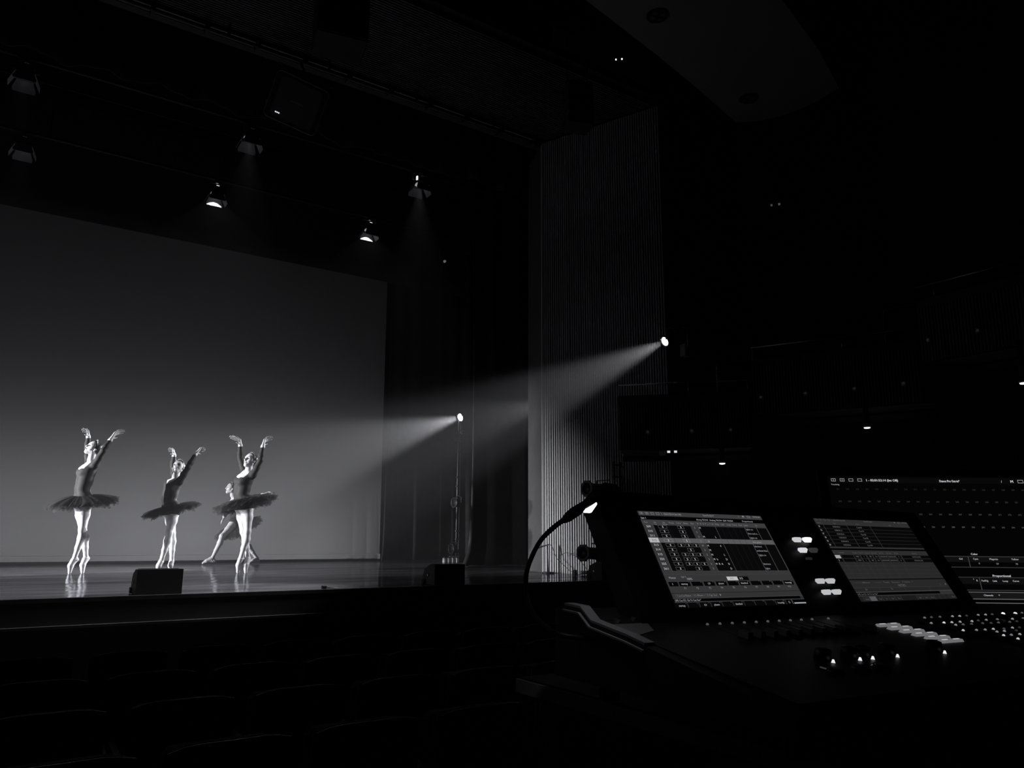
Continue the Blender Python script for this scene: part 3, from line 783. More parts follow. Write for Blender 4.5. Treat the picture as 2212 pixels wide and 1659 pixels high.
def skin_mat(name, g, rough, sss=0.0):
    m = mat(name, g, rough, spec=0.35, noise=0.06, nscale=25)
    return m
SKIN = skin_mat('skin', 0.62, 0.5)
TIGHTS = skin_mat('pale_tights', 0.72, 0.45)
BODICE = mat('black_bodice_velvet', 0.017, 0.75, spec=0.4, noise=0.3, nscale=30)
HAIR = mat('dark_hair', 0.05, 0.35, noise=0.4, nscale=60, stretch=(1, 1, 6))
SATIN = mat('satin_shoe', 0.66, 0.3, spec=0.5, noise=0.1, nscale=40)
JEWEL = mat('bright_tiara', 0.85, 0.2, metal=0.8)
EYE = mat('dark_eye', 0.02, 0.3)
LIP = mat('dark_lips', 0.16, 0.4)
CUFF = mat('white_cuff', 0.8, 0.6)
def tulle_mat():
    m = bpy.data.materials.new('dark_tulle')
    m.use_nodes = True
    nt = m.node_tree
    nt.nodes.remove(nt.nodes['Principled BSDF'])
    out = nt.nodes['Material Output']
    dif, tl, tp = nt.nodes.new('ShaderNodeBsdfDiffuse'), nt.nodes.new('ShaderNodeBsdfTranslucent'), nt.nodes.new('ShaderNodeBsdfTransparent')
    m1, m2 = nt.nodes.new('ShaderNodeMixShader'), nt.nodes.new('ShaderNodeMixShader')
    n = nt.nodes.new('ShaderNodeTexNoise'); n.inputs['Scale'].default_value = 14; n.inputs['Detail'].default_value = 5
    r = nt.nodes.new('ShaderNodeMapRange'); r.inputs['From Min'].default_value = 0.35; r.inputs['From Max'].default_value = 0.65
    r.inputs['To Min'].default_value = 0.25; r.inputs['To Max'].default_value = 0.62
    nt.links.new(n.outputs['Fac'], r.inputs['Value'])
    dif.inputs['Color'].default_value = grey(0.07); tl.inputs['Color'].default_value = grey(0.09)
    m1.inputs[0].default_value = 0.5
    nt.links.new(dif.outputs[0], m1.inputs[1]); nt.links.new(tl.outputs[0], m1.inputs[2])
    nt.links.new(r.outputs['Result'], m2.inputs[0])
    nt.links.new(tp.outputs[0], m2.inputs[1]); nt.links.new(m1.outputs[0], m2.inputs[2])
    nt.links.new(m2.outputs[0], out.inputs['Surface'])
    return m
TULLE = tulle_mat()

def nv(v): return np.array(v, float) / max(np.linalg.norm(v), 1e-9)
def lerp(a, b, t): return np.array(a, float) * (1 - t) + np.array(b, float) * t

def hand_prims(wr, hd, tip, side):
    """palm from wrist over the knuckles (hd) with four bent fingers to tip and a thumb; side: spread direction"""
    wr, hd, tip = map(lambda q: np.array(q, float), (wr, hd, tip))
    d = nv(tip - hd); s = nv(np.array(side, float) - d * np.dot(side, d))
    pr = []
    k0 = lerp(wr, hd, 0.95)
    for j, off in enumerate((-1.5, -0.5, 0.5, 1.5)):
        kn = k0 + s * off * 0.015
        pr.append((lerp(wr, hd, 0.1) + s * off * 0.007, kn, 0.016, 0.0115, 0.012))
        L = np.linalg.norm(tip - hd) * (0.86, 1.0, 0.97, 0.78)[j]
        bend = np.cross(s, d) * 0.012 * (1 if j % 2 else 0.4)
        fan = s * off * 0.008
        mid = kn + d * L * 0.5 + bend + fan * 0.7
        pr.append((kn, mid, 0.0095, 0.0085, 0.004))
        pr.append((mid, kn + d * L + fan, 0.0085, 0.0065, 0.004))
    b = lerp(wr, hd, 0.45) + s * -0.022
    th = b + nv(hd - wr) * 0.02 + s * -0.028 + d * 0.02
    pr.append((b, th, 0.011, 0.009, 0.008))
    pr.append((th, th + d * 0.028 + s * -0.004, 0.009, 0.007, 0.004))
    return pr

def make_dancer(J, loc, rotz, label, face, tut, pointe=True, neckline=None, h=0.0055, head_s=1.0):
    """J joints in metres (x to the right of the picture, y away from the viewer, z up); face: where the nose points"""
    J = {k: np.array(v, float) for k, v in J.items()}
    t = thing('person', loc, label, 'person', rotz)
    # keep toes on the deck
    for s in 'AB':
        J['to' + s][2] = max(J['to' + s][2], 0.014 if pointe else 0.02)
    ey = nv(J['shN'] - J['shF'])                     # from far to near shoulder
    ax = nv(J['neck'] - J['chest'])
    # ---------------- prims
    torso = []
    sh = lerp(J['shN'], J['shF'], 0.5)
    for s, kk in ((1, 'N'), (-1, 'F')):
        e = ey * s
        torso += [(J['chest'] + e * 0.055, lerp(J['chest'], J['waist'], 0.55) + e * 0.045, 0.088, 0.078, 0.04),
                  (lerp(J['chest'], J['waist'], 0.55) + e * 0.045, J['waist'] + e * 0.04, 0.078, 0.070, 0.04),
                  (J['waist'] + e * 0.04, J['pelvis'] + e * 0.06, 0.070, 0.088, 0.04),
                  (J['pelvis'] + e * 0.06, J['pelvis'] + e * 0.065 + np.array([0, 0, -0.05]), 0.088, 0.086, 0.04),
                  (J['chest'] + e * 0.05 + ax * 0.03, lerp(J['sh' + kk], sh, 0.15), 0.078, 0.046, 0.04)]
    fd = nv(face)
    fb = nv(fd - np.dot(fd, ax) * ax)                # body-forward
    for s in (1, -1):
        torso.append((J['chest'] + ey * s * 0.055 + fb * 0.055 + ax * -0.01, J['chest'] + ey * s * 0.055 + fb * 0.062 + ax * -0.03, 0.048, 0.046, 0.03))
    arms, hands = [], []
    for kk in 'NF':
        el = J['el' + kk]
        arms += [(J['sh' + kk], lerp(J['sh' + kk], el, 0.5), 0.043, 0.036, 0.03), (lerp(J['sh' + kk], el, 0.5), el, 0.036, 0.030, 0.02),
                 (el, lerp(el, J['wr' + kk], 0.35), 0.030, 0.031, 0.02), (lerp(el, J['wr' + kk], 0.35), J['wr' + kk], 0.031, 0.021, 0.02)]
        hd = J['hd' + kk]
        hands += hand_prims(J['wr' + kk], hd, J['tp' + kk], np.array([0.25, 0.7, 0.65]) if kk == 'F' else np.array([-0.2, -0.75, 0.6]))
        hands.append((J['wr' + kk], lerp(J['wr' + kk], hd, 0.3), 0.021, 0.018, 0.015))
    neck = [(lerp(sh, J['neck'], 0.3), J['neck'], 0.060, 0.047, 0.035), (J['neck'], lerp(J['neck'], J['head'], 0.6), 0.046, 0.044, 0.02)]
    # head
    up = nv(J['crown'] - J['chin']); fd = nv(fd - np.dot(fd, up) * up); sd = np.cross(fd, up)
    HH = 0.205 * head_s
    C = J['head']
    q = lambda f, s, u: C + (fd * f + sd * s + up * u) * head_s
    head = [(q(-0.018, 0, 0.028), q(0.006, 0, 0.03), 0.080 * head_s, 0.074 * head_s, 0.03),
            (q(0.024, 0, 0.0), q(0.040, 0, -0.062), 0.054 * head_s, 0.034 * head_s, 0.03),
            (q(0.046, 0, -0.082), q(0.050, 0, -0.086), 0.020 * head_s, 0.018 * head_s, 0.02)]
    for s in (1, -1):
        head += [(q(0.030, s * 0.034, -0.010), q(0.036, s * 0.030, -0.028), 0.026 * head_s, 0.024 * head_s, 0.02),   # cheek
                 (q(-0.004, s * 0.050, -0.045), q(0.038, s * 0.014, -0.080), 0.020 * head_s, 0.017 * head_s, 0.02),   # jaw
                 (q(0.058, s * 0.036, 0.028), q(0.066, s * 0.012, 0.026), 0.014 * head_s, 0.014 * head_s, 0.012),     # brow
                 (q(-0.010, s * 0.076, -0.002), q(-0.006, s * 0.078, -0.024), 0.013 * head_s, 0.008 * head_s, 0.006)]  # ear
    head += [(q(0.070, 0, 0.018), q(0.090, 0, -0.020), 0.010 * head_s, 0.013 * head_s, 0.008),                        # nose
             (q(0.078, 0, -0.024), q(0.080, 0, -0.026), 0.015 * head_s, 0.012 * head_s, 0.008),
             (q(0.070, -0.013, -0.046), q(0.070, 0.013, -0.046), 0.009 * head_s, 0.009 * head_s, 0.006),             # lips
             (q(0.066, -0.010, -0.056), q(0.066, 0.010, -0.056), 0.009 * head_s, 0.009 * head_s, 0.006)]
    legs, feet = [], {'A': [], 'B': []}
    for kk in 'AB':
        hp, kn, an, to = J['hip' + kk], J['kn' + kk], J['an' + kk], J['to' + kk]
        dl = nv(an - kn); bk = -fb
        legs += [(hp + np.array([0, 0, 0.04]), lerp(hp, kn, 0.45), 0.084, 0.068, 0.04), (lerp(hp, kn, 0.45), kn, 0.068, 0.046, 0.03),
                 (kn, lerp(kn, an, 0.3) + bk * 0.016, 0.045, 0.049, 0.02), (lerp(kn, an, 0.3) + bk * 0.016, lerp(kn, an, 0.65) + bk * 0.006, 0.049, 0.036, 0.02),
                 (lerp(kn, an, 0.65) + bk * 0.006, an, 0.036, 0.027, 0.02), (kn + fb * 0.012, kn + fb * 0.014 + np.array([0, 0, -0.02]), 0.038, 0.034, 0.02)]
        if pointe:
            m_ = lerp(an, to, 0.55) + fb * 0.016
            feet[kk] = [(an, m_, 0.029, 0.032, 0.012), (m_, to, 0.032, 0.017, 0.01), (an + bk * 0.026 + np.array([0, 0, -0.014]), lerp(an, to, 0.3) + bk * 0.008, 0.023, 0.02, 0.015)]
        else:
            he = an + nv(an - to) * np.array([1, 1, 0]) * 0.045; he[2] = max(0.03, an[2] - 0.05)
            m_ = lerp(an, to, 0.6); m_[2] = max(0.03, m_[2])
            feet[kk] = [(an, he, 0.03, 0.027, 0.015), (an, m_, 0.032, 0.03, 0.015), (he, m_, 0.026, 0.028, 0.015), (m_, to, 0.03, 0.018, 0.01)]
    body = torso + arms + hands + neck + legs + feet['A'] + feet['B'] + head
    F, lo = field(body, h)
    # eye sockets pressed into the face
    X, Y, Z = grid_pts(F, lo, h)
    for s in (1, -1):
        e = q(0.078, s * 0.031, 0.010)
        dd = np.sqrt((X - e[0]) ** 2 + (Y - e[1]) ** 2 + (Z - e[2]) ** 2) - 0.017 * head_s
        kk = 0.012
        hm = np.clip(0.5 - 0.5 * (F + dd) / kk, 0, 1)
        F = F * (1 - hm) - dd * hm + kk * hm * (1 - hm)
    b = net_obj('body', F, lo, h, SKIN, t)
    b.data.materials.append(TIGHTS)
    zc = np.empty(len(b.data.polygons) * 3); b.data.polygons.foreach_get('center', zc)
    pel = J['pelvis'][2] + 0.02
    zs = zc.reshape(-1, 3)
    wrz = np.min([J['tpF'][2], J['tpN'][2]])
    legmask = (zs[:, 2] < pel)
    b.data.polygons.foreach_set('material_index', legmask.astype(np.int32))
    # eyes, brows, lips
    for s in (1, -1):
        e = q(0.061, s * 0.031, 0.010)
        Fe, le = field([(e - sd * 0.010 * head_s, e + sd * 0.010 * head_s, 0.009 * head_s, 0.009 * head_s)], 0.003)
        net_obj('eye', Fe, le, 0.003, EYE, b)
        Fe, le = field([(q(0.076, s * 0.018, 0.031), q(0.068, s * 0.044, 0.034), 0.0055, 0.0045)], 0.003)
        net_obj('eyebrow', Fe, le, 0.003, HAIR, b)
    Fe, le = field([(q(0.0755, -0.016, -0.050), q(0.0755, 0.016, -0.050), 0.0065, 0.0065)], 0.003)
    net_obj('lips', Fe, le, 0.003, LIP, b)
    # hair drawn back into a bun
    hp = [(q(-0.020, 0, 0.030), q(0.004, 0, 0.036), 0.086 * head_s, 0.078 * head_s), (q(-0.05, 0, 0.0), q(-0.03, 0, -0.02), 0.055 * head_s, 0.05 * head_s),
          (q(-0.095, 0, 0.045), q(-0.108, 0, 0.050), 0.036 * head_s, 0.030 * head_s, 0.012)]
    Fh, lh = field(hp, 0.005)
    X, Y, Z = grid_pts(Fh, lh, 0.005)
    rel = lambda v: (X - C[0]) * v[0] + (Y - C[1]) * v[1] + (Z - C[2]) * v[2]
    cut = rel(fd) - (0.030 + 0.55 * (rel(up) - 0.045)) * head_s          # hairline
    low = -(rel(up) + 0.055 * head_s)
    Fh = np.maximum(np.maximum(Fh, cut), low)
    net_obj('hair', Fh, lh, 0.005, HAIR, t)
    # tiara
    tm = MB()
    cr = []
    for k in range(13):
        a = math.radians(-72 + 144 * k / 12)
        cr.append(q(0.030 + 0.020 * (math.cos(a) - 1), 0.080 * math.sin(a) * 0.95, 0.098 - 0.055 * (1 - math.cos(a))))
    tm.tube([tuple(p) for p in cr], 0.005, 6)
    for k in range(1, 12):
        hgt = 0.014 + 0.020 * math.exp(-((k - 6) / 2.4) ** 2)
        p = cr[k]; tm.tube([tuple(p), tuple(p + (up * hgt + fd * 0.004) * head_s)], [0.006, 0.0015], 5)
        tm.tube([tuple(p + up * hgt * 0.8 * head_s), tuple(p + up * (hgt * 0.8 + 0.007) * head_s)], [0.005, 0.004], 5)
    tm.build('tiara', JEWEL, t, True)
    # leotard with long sleeves
    cl = torso + arms + [(J['hip' + k_] + np.array([0, 0, 0.05]), J['hip' + k_] + np.array([0, 0, 0.0]), 0.086, 0.082, 0.04) for k_ in 'AB']
    Fl, ll = field(cl, h, grow=0.0065)
    X, Y, Z = grid_pts(Fl, ll, h)
    # neckline: keep what lies below a plane dipping at the front
    np0 = lerp(J['chest'], J['neck'], 0.42) if neckline is None else np.array(neckline)
    nn = nv(ax * 0.75 + fb * 0.62)
    pl_ = (X - np0[0]) * nn[0] + (Y - np0[1]) * nn[1] + (Z - np0[2]) * nn[2] - 0.012
    w1 = np.sqrt((X - sh[0]) ** 2 + (Y - sh[1]) ** 2 + (Z - sh[2]) ** 2)
    lat = np.abs((X - sh[0]) * ey[0] + (Y - sh[1]) * ey[1] + (Z - sh[2]) * ey[2])
    pl_ = np.where((w1 < 0.17) & (lat < 0.105), pl_, -1.0)
    Fl = np.maximum(Fl, pl_)
    for kk in 'NF':                               # sleeve ends at the wrist
        d_ = nv(J['wr' + kk] - J['el' + kk]); w = J['wr' + kk] - d_ * 0.012
        sl = (X - w[0]) * d_[0] + (Y - w[1]) * d_[1] + (Z - w[2]) * d_[2]
        near = (X - w[0]) ** 2 + (Y - w[1]) ** 2 + (Z - w[2]) ** 2 < 0.07 ** 2
        Fl = np.maximum(Fl, np.where(near, sl, -1))
    legcut = J['pelvis'][2] - 0.085 - Z           # leg line
    Fl = np.maximum(Fl, legcut + 0 * X)
    lo_ = net_obj('leotard', Fl, ll, h, BODICE, t)
    for kk in 'NF':
        d_ = nv(J['wr' + kk] - J['el' + kk]); w = J['wr' + kk]
        MB().tube([tuple(w - d_ * 0.022), tuple(w - d_ * 0.016), tuple(w + d_ * 0.016), tuple(w + d_ * 0.02)], [0.026, 0.0315, 0.0285, 0.024], 14).build('cuff', CUFF, t, True)
    # shoes with ribbons
    for kk in 'AB':
        Fs, ls = field(feet[kk], 0.005, grow=0.0045)
        X, Y, Z = grid_pts(Fs, ls, 0.005)
        an, to, kn = J['an' + kk], J['to' + kk], J['kn' + kk]
        d_ = nv(an - lerp(an, to, 0.5)); p_ = an + d_ * -0.012
        Fs = np.maximum(Fs, (X - p_[0]) * d_[0] + (Y - p_[1]) * d_[1] + (Z - p_[2]) * d_[2])
        shoe = net_obj('pointe_shoe', Fs, ls, 0.005, SATIN, t)
        d2 = nv(kn - an)
        for q_ in (0.015, 0.035):
            c0 = an + d2 * q_
            MB().tube([tuple(c0 - d2 * 0.006), tuple(c0 + d2 * 0.006)], [0.0315, 0.0325], 14, False).build('ribbon', SATIN, shoe, True)
    # tutu: stacked tulle plates round the hips
    c0, R1, tn, droop, nl, th = tut
    tn = nv(tn); u1 = nv(np.cross(tn, [0, 1, 0.01])); u2 = np.cross(tn, u1)
    rnd = random.Random(int(abs(c0[0]) * 1e4) + 3)
    tu = None
    for L in range(nl):
        m = MB()
        NA, NRd = 120, 9
        ph = [rnd.uniform(0, 6.28) for _ in range(4)]
        vs, fs = [], []
        RL = R1 * (1 - 0.03 * L - (0.10 if L >= nl - 2 else 0))
        for j in range(NRd + 1):
            f = j / NRd; r0 = 0.10 + (RL - 0.10) * f
            for i in range(NA):
                a = 6.28318 * i / NA
                rip = f ** 1.4 * (0.016 * math.sin(19 * a + ph[0]) + 0.012 * math.sin(31 * a + ph[1]) + 0.020 * math.sin(5 * a + ph[2]))
                rr = r0 + f * 0.012 * math.sin(40 * a + ph[3]) + f * 0.02 * math.sin(7 * a + ph[1])
                z = -droop * f ** 2 - L * th * (0.25 + 0.75 * f) + rip + 0.02 * (1 - f)
                p = np.array(c0) + u1 * rr * math.cos(a) + u2 * rr * math.sin(a) + tn * z
                vs.append(tuple(p))
        for j in range(NRd):
            for i in range(NA):
                i2 = (i + 1) % NA
                fs.append((j * NA + i, j * NA + i2, (j + 1) * NA + i2, (j + 1) * NA + i))
        m.add(vs, fs)
        if tu is None:
            tu = m.build('tutu', TULLE, t, True)
        else:
            m.build('tulle_layer', TULLE, tu, True)
    return t

D1 = {'head': (0.030, -0.0, 1.652), 'chin': (-0.040, 0.0, 1.566), 'crown': (0.066, 0.0, 1.745), 'neck': (0.022, -0.0, 1.50), 'chest': (-0.012, -0.0, 1.335), 'waist': (-0.044, 0.0, 1.11), 'pelvis': (-0.025, -0.0, 0.945),
      'shF': (-0.005, 0.14, 1.452), 'elF': (-0.040, 0.24, 1.675), 'wrF': (-0.046, 0.22, 1.835), 'hdF': (-0.055, 0.2, 1.905), 'tpF': (-0.132, 0.16, 1.925),
      'shN': (0.070, -0.13, 1.424), 'elN': (0.152, -0.2, 1.615), 'wrN': (0.222, -0.16, 1.765), 'hdN': (0.272, -0.13, 1.862), 'tpN': (0.385, -0.1, 1.915),
      'hipA': (0.008, -0.075, 0.915), 'knA': (0.012, -0.09, 0.575), 'anA': (-0.040, -0.06, 0.205), 'toA': (-0.078, -0.05, 0.014),
      'hipB': (-0.05, 0.075, 0.915), 'knB': (0.016, 0.03, 0.565), 'anB': (0.088, 0.05, 0.215), 'toB': (0.068, 0.02, 0.014)}
D2 = {'head': (0.060, -0.01, 1.462), 'chin': (0.040, -0.05, 1.372), 'crown': (0.075, 0.02, 1.559), 'neck': (0.040, -0.0, 1.332), 'chest': (0.002, -0.0, 1.19), 'waist': (-0.022, -0.0, 0.995), 'pelvis': (0.012, 0.0, 0.865),
      'shF': (0.030, 0.125, 1.295), 'elF': (-0.012, 0.22, 1.500), 'wrF': (-0.008, 0.2, 1.655), 'hdF': (-0.02, 0.17, 1.718), 'tpF': (-0.090, 0.13, 1.737),
      'shN': (0.098, -0.115, 1.258), 'elN': (0.188, -0.18, 1.453), 'wrN': (0.272, -0.14, 1.650), 'hdN': (0.332, -0.12, 1.739), 'tpN': (0.404, -0.1, 1.722),
      'hipA': (0.058, -0.075, 0.835), 'knA': (0.022, -0.12, 0.540), 'anA': (-0.042, -0.06, 0.165), 'toA': (-0.086, -0.05, 0.014),
      'hipB': (0.0, 0.075, 0.835), 'knB': (0.060, 0.04, 0.530), 'anB': (0.088, 0.03, 0.165), 'toB': (0.080, 0.02, 0.014)}
D3 = {'head': (-0.002, -0.0, 1.530), 'chin': (-0.042, -0.02, 1.445), 'crown': (0.012, 0.01, 1.627), 'neck': (-0.012, -0.0, 1.405), 'chest': (-0.068, -0.0, 1.245), 'waist': (-0.088, -0.0, 1.068), 'pelvis': (-0.050, -0.0, 0.93),
      'shF': (-0.066, 0.13, 1.375), 'elF': (-0.140, 0.2, 1.585), 'wrF': (-0.150, 0.18, 1.765), 'hdF': (-0.158, 0.17, 1.832), 'tpF': (-0.300, 0.14, 1.888),
      'shN': (0.050, -0.11, 1.330), 'elN': (0.132, -0.17, 1.530), 'wrN': (0.152, -0.15, 1.722), 'hdN': (0.168, -0.13, 1.812), 'tpN': (0.275, -0.1, 1.868),
      'hipA': (0.006, -0.075, 0.905), 'knA': (0.030, -0.10, 0.56), 'anA': (-0.028, -0.05, 0.215), 'toA': (-0.055, -0.02, 0.014),
      'hipB': (-0.080, 0.075, 0.905), 'knB': (-0.020, 0.02, 0.56), 'anB': (0.058, -0.0, 0.215), 'toB': (0.046, -0.06, 0.014)}
D4 = {'head': (-0.104, -0.0, 1.362), 'chin': (-0.137, 0.0, 1.272), 'crown': (-0.091, 0.0, 1.460), 'neck': (-0.062, -0.0, 1.235), 'chest': (-0.016, -0.0, 1.075), 'waist': (0.010, -0.0, 0.878), 'pelvis': (0.030, 0.0, 0.735),
      'shF': (-0.068, 0.135, 1.17), 'elF': (-0.130, 0.22, 0.98), 'wrF': (-0.190, 0.34, 0.86), 'hdF': (-0.21, 0.37, 0.80), 'tpF': (-0.235, 0.39, 0.72),
      'shN': (0.036, -0.13, 1.151), 'elN': (0.240, -0.24, 1.20), 'wrN': (0.440, -0.30, 1.245), 'hdN': (0.515, -0.32, 1.262), 'tpN': (0.61, -0.34, 1.28),
      'hipA': (-0.010, -0.075, 0.70), 'knA': (-0.190, -0.30, 0.50), 'anA': (-0.330, -0.16, 0.115), 'toA': (-0.475, -0.16, 0.03),
      'hipB': (0.065, 0.075, 0.70), 'knB': (0.200, 0.28, 0.39), 'anB': (0.440, 0.30, 0.10), 'toB': (0.320, 0.22, 0.02)}
make_dancer(D1, (0.948, 11.797, 0), math.radians(-4.59), 'ballet dancer in dark tutu at left, on pointe, face in profile to the left', (-0.93, -0.28, 0.1),
            ((-0.035, 0, 1.005), 0.44, (-0.13, -0.10, 1), 0.085, 6, 0.013))
make_dancer(D2, (2.032, 11.898, 0), math.radians(-9.69), 'ballet dancer in dark tutu behind the floor speaker, on pointe, face towards the audience', (-0.35, -0.9, 0.1),
            ((0.005, 0, 0.905), 0.385, (-0.27, -0.06, 1), 0.05, 6, 0.011), head_s=0.98)
make_dancer(D3, (2.865, 10.969, 0), math.radians(-14.64), 'ballet dancer in dark tutu at right of the group, on pointe, arms raised wide', (-0.72, -0.62, 0.08),
            ((-0.03, 0, 0.985), 0.425, (-0.27, 0.12, 1), 0.05, 6, 0.012))
make_dancer(D4, (3.633, 14.68, 0), math.radians(-13.9), 'ballet dancer lunging low behind the right-hand dancer near the backdrop', (-0.95, -0.25, -0.05),
            ((0.045, 0, 0.70), 0.43, (-0.45, -0.25, 0.9), 0.07, 5, 0.014), pointe=False)

# ================================================================== text helper (flat print on the screens)
_txt_cache = {}
def text_mesh(s):
    if s not in _txt_cache:
        c = bpy.data.curves.new('t', 'FONT')
        c.body = s
        c.size = 1.0
        c.resolution_u = 2
        o = bpy.data.objects.new('t', c)
        col.objects.link(o)
        me = bpy.data.meshes.new_from_object(o)
        v = np.empty(len(me.vertices) * 3); me.vertices.foreach_get('co', v)
        f = [tuple(p.vertices) for p in me.polygons]
        _txt_cache[s] = (v.reshape(-1, 3), f)
        bpy.data.objects.remove(o); bpy.data.curves.remove(c); bpy.data.meshes.remove(me)
    return _txt_cache[s]

class Screen:
    """collects flat rectangles and lettering in screen coordinates (a to the right, b upwards), by brightness"""
    def __init__(s):
        s.m = {}
    def mb(s, g):
        return s.m.setdefault(g, MB())
    def rect(s, a0, a1, b0, b1, g, lev=1):
        e = 0.00012 * lev
        s.mb(g).add([(a0, b0, e), (a1, b0, e), (a1, b1, e), (a0, b1, e)], [(0, 1, 2, 3)])
    def frame(s, a0, a1, b0, b1, g, w=0.0006, lev=3):
        s.rect(a0, a1, b1 - w, b1, g, lev); s.rect(a0, a1, b0, b0 + w, g, lev)
        s.rect(a0, a0 + w, b0, b1, g, lev); s.rect(a1 - w, a1, b0, b1, g, lev)
    def text(s, a, b, t, size, g, align='l', width=None, lev=5, bold=False):
        v, f = text_mesh(t)
        if not len(v): return
        w0, w1 = v[:, 0].min(), v[:, 0].max()
        sx = size if width is None else width / max(w1 - w0, 1e-6)
        off = {'l': -w0 * sx, 'c': -(w0 + w1) / 2 * sx, 'r': -w1 * sx}[align]
        e = 0.00012 * lev
        for ex_ in ((0,) if not bold else (0, size * 0.05)):
            s.mb(g).add([(a + off + x * sx + ex_, b + y * size - size * 0.35, e) for x, y, _ in v], f)
    def build(s, name, parent, xf):
        for g, m in s.m.items():
            me = bpy.data.meshes.new(name)
            me.from_pydata([tuple(xf(*p)) for p in m.v], [], m.f)
            o = link(name, me, emit('screen_%g' % g, lin(g), 0.0), parent)
            o['kind'] = 'stuff'
def lin(v):
    c = v / 255.0
    return c / 12.92 if c <= 0.04045 else ((c + 0.055) / 1.055) ** 2.4

# ================================================================== lighting console
PLASTIC = mat('console_plastic', 0.006, 0.5, spec=0.25, noise=0.15, nscale=60)
BEZEL = mat('console_bezel', 0.003, 0.5, spec=0.12)
CO = Vector((1.07618, 1.16462, 0.52727))
cyw, cro, ctl = 0.081894, -0.011827, 1.010564
cex = Vector((0.99657883, -0.08179703, -0.0118268))
cbk = Vector((math.sin(cyw), math.cos(cyw), 0))
cz = cex.cross(cbk).normalized()
CR = Matrix(((cex.x, cbk.x, cz.x), (cex.y, cbk.y, cz.y), (cex.z, cbk.z, cz.z)))
con = thing('lighting_console', CO, 'black lighting control console with two tilted touch screens and lit keys', 'console', rot=CR)
ct, st = math.cos(ctl), math.sin(ctl)
def S(a, b, n=0.0):                       # screen plane: a along the desk, b up the tilted panel, n out of it
    return (a, b * ct - n * st, b * st + n * ct)
a8 = math.radians(8)
def K(x, s, n=0.0):                       # key deck: s towards the operator
    return (x, -0.129 - s * math.cos(a8) - n * math.sin(a8) * -1 * -1, -0.206 - s * math.sin(a8) + n * math.cos(a8))
# panel behind the screens
mb = MB()
q = [(-0.088, -0.236), (0.93, -0.236), (0.93, 0.034), (-0.088, 0.050)]
mb.add([S(a, b, -0.004) for a, b in q] + [S(a, b, -0.055) for a, b in q], [(0, 1, 2, 3), (7, 6, 5, 4)] + [(i, (i + 1) % 4, 4 + (i + 1) % 4, 4 + i) for i in range(4)])
mb.build('display_panel', BEZEL, con)
# body below: deck, sides
mb = MB()
prof = [(-0.129, -0.206), (-0.129 - 0.40 * math.cos(a8), -0.206 - 0.40 * math.sin(a8)), (-0.129 - 0.41, -0.285), (-0.129 - 0.38, -0.305), (0.02, -0.305), (0.02, -0.188), (-0.095, -0.198)]
mb.prism(prof, -0.160, 0.985, lambda a, b, s: (s, a, b)).build('body', PLASTIC, con)
# end cheek with a pale edge
ch = [(-0.0117, -0.1791), (-0.0641, -0.1811), (-0.097, -0.202), (-0.1992, -0.2152), (-0.2452, -0.2235), (-0.36, -0.243), (-0.54, -0.272), (-0.54, -0.30), (0.02, -0.305), (0.02, -0.185)]
MB().prism(ch, -0.182, -0.161, lambda a, b, s: (s, a, b)).build('end_cheek', PLASTIC, con)
edge = MB()
for (y0, z0), (y1, z1) in zip(ch[:4], ch[1:5]):
    edge.add([(-0.182, y0, z0 + 0.001), (-0.161, y0, z0 + 0.001), (-0.161, y1, z1 + 0.001), (-0.182, y1, z1 + 0.001),
              (-0.182, y0, z0 + 0.005), (-0.161, y0, z0 + 0.005), (-0.161, y1, z1 + 0.005), (-0.182, y1, z1 + 0.005)],
             [(0, 1, 2, 3), (7, 6, 5, 4), (0, 4, 5, 1), (1, 5, 6, 2), (2, 6, 7, 3), (3, 7, 4, 0)])
tag(edge.build('cheek_edge', mat('pale_edge', 0.14, 0.6, spec=0.1), con), label='pale edge strip')
lip = MB()
for (y0, z0), (y1, z1) in zip(ch[:4], ch[1:5]):
    lip.add([(-0.187, y0, z0 - 0.009), (-0.182, y0, z0 - 0.009), (-0.182, y1, z1 - 0.009), (-0.187, y1, z1 - 0.009),
             (-0.187, y0, z0 - 0.006), (-0.182, y0, z0 - 0.006), (-0.182, y1, z1 - 0.006), (-0.187, y1, z1 - 0.006)],
            [(0, 1, 2, 3), (7, 6, 5, 4), (0, 4, 5, 1), (1, 5, 6, 2), (2, 6, 7, 3), (3, 7, 4, 0)])
lip.build('cheek_lip', mat('pale_edge', 0.14, 0.6, spec=0.1), con)
for x, s in ((-0.135, -0.02), (-0.09, -0.03), (-0.06, -0.034)):
    MB().cyl(K(x, s, 0.0), K(x, s, 0.007), 0.006, n=10).build('screw', mat('screw_steel', 0.5, 0.3, metal=1.0), con)

deck_patch = MB().add([K(-0.158, -0.055, 0.001), K(-0.052, -0.055, 0.001), K(-0.100, 0.040, 0.001), K(-0.158, 0.066, 0.001)], [(3, 2, 1, 0)])  # lighter colour laid on the deck where the desk lamp's light falls
deck_patch.build('lit_deck_patch', mat('lit_patch_grey', 0.08, 0.7, spec=0.1), con)
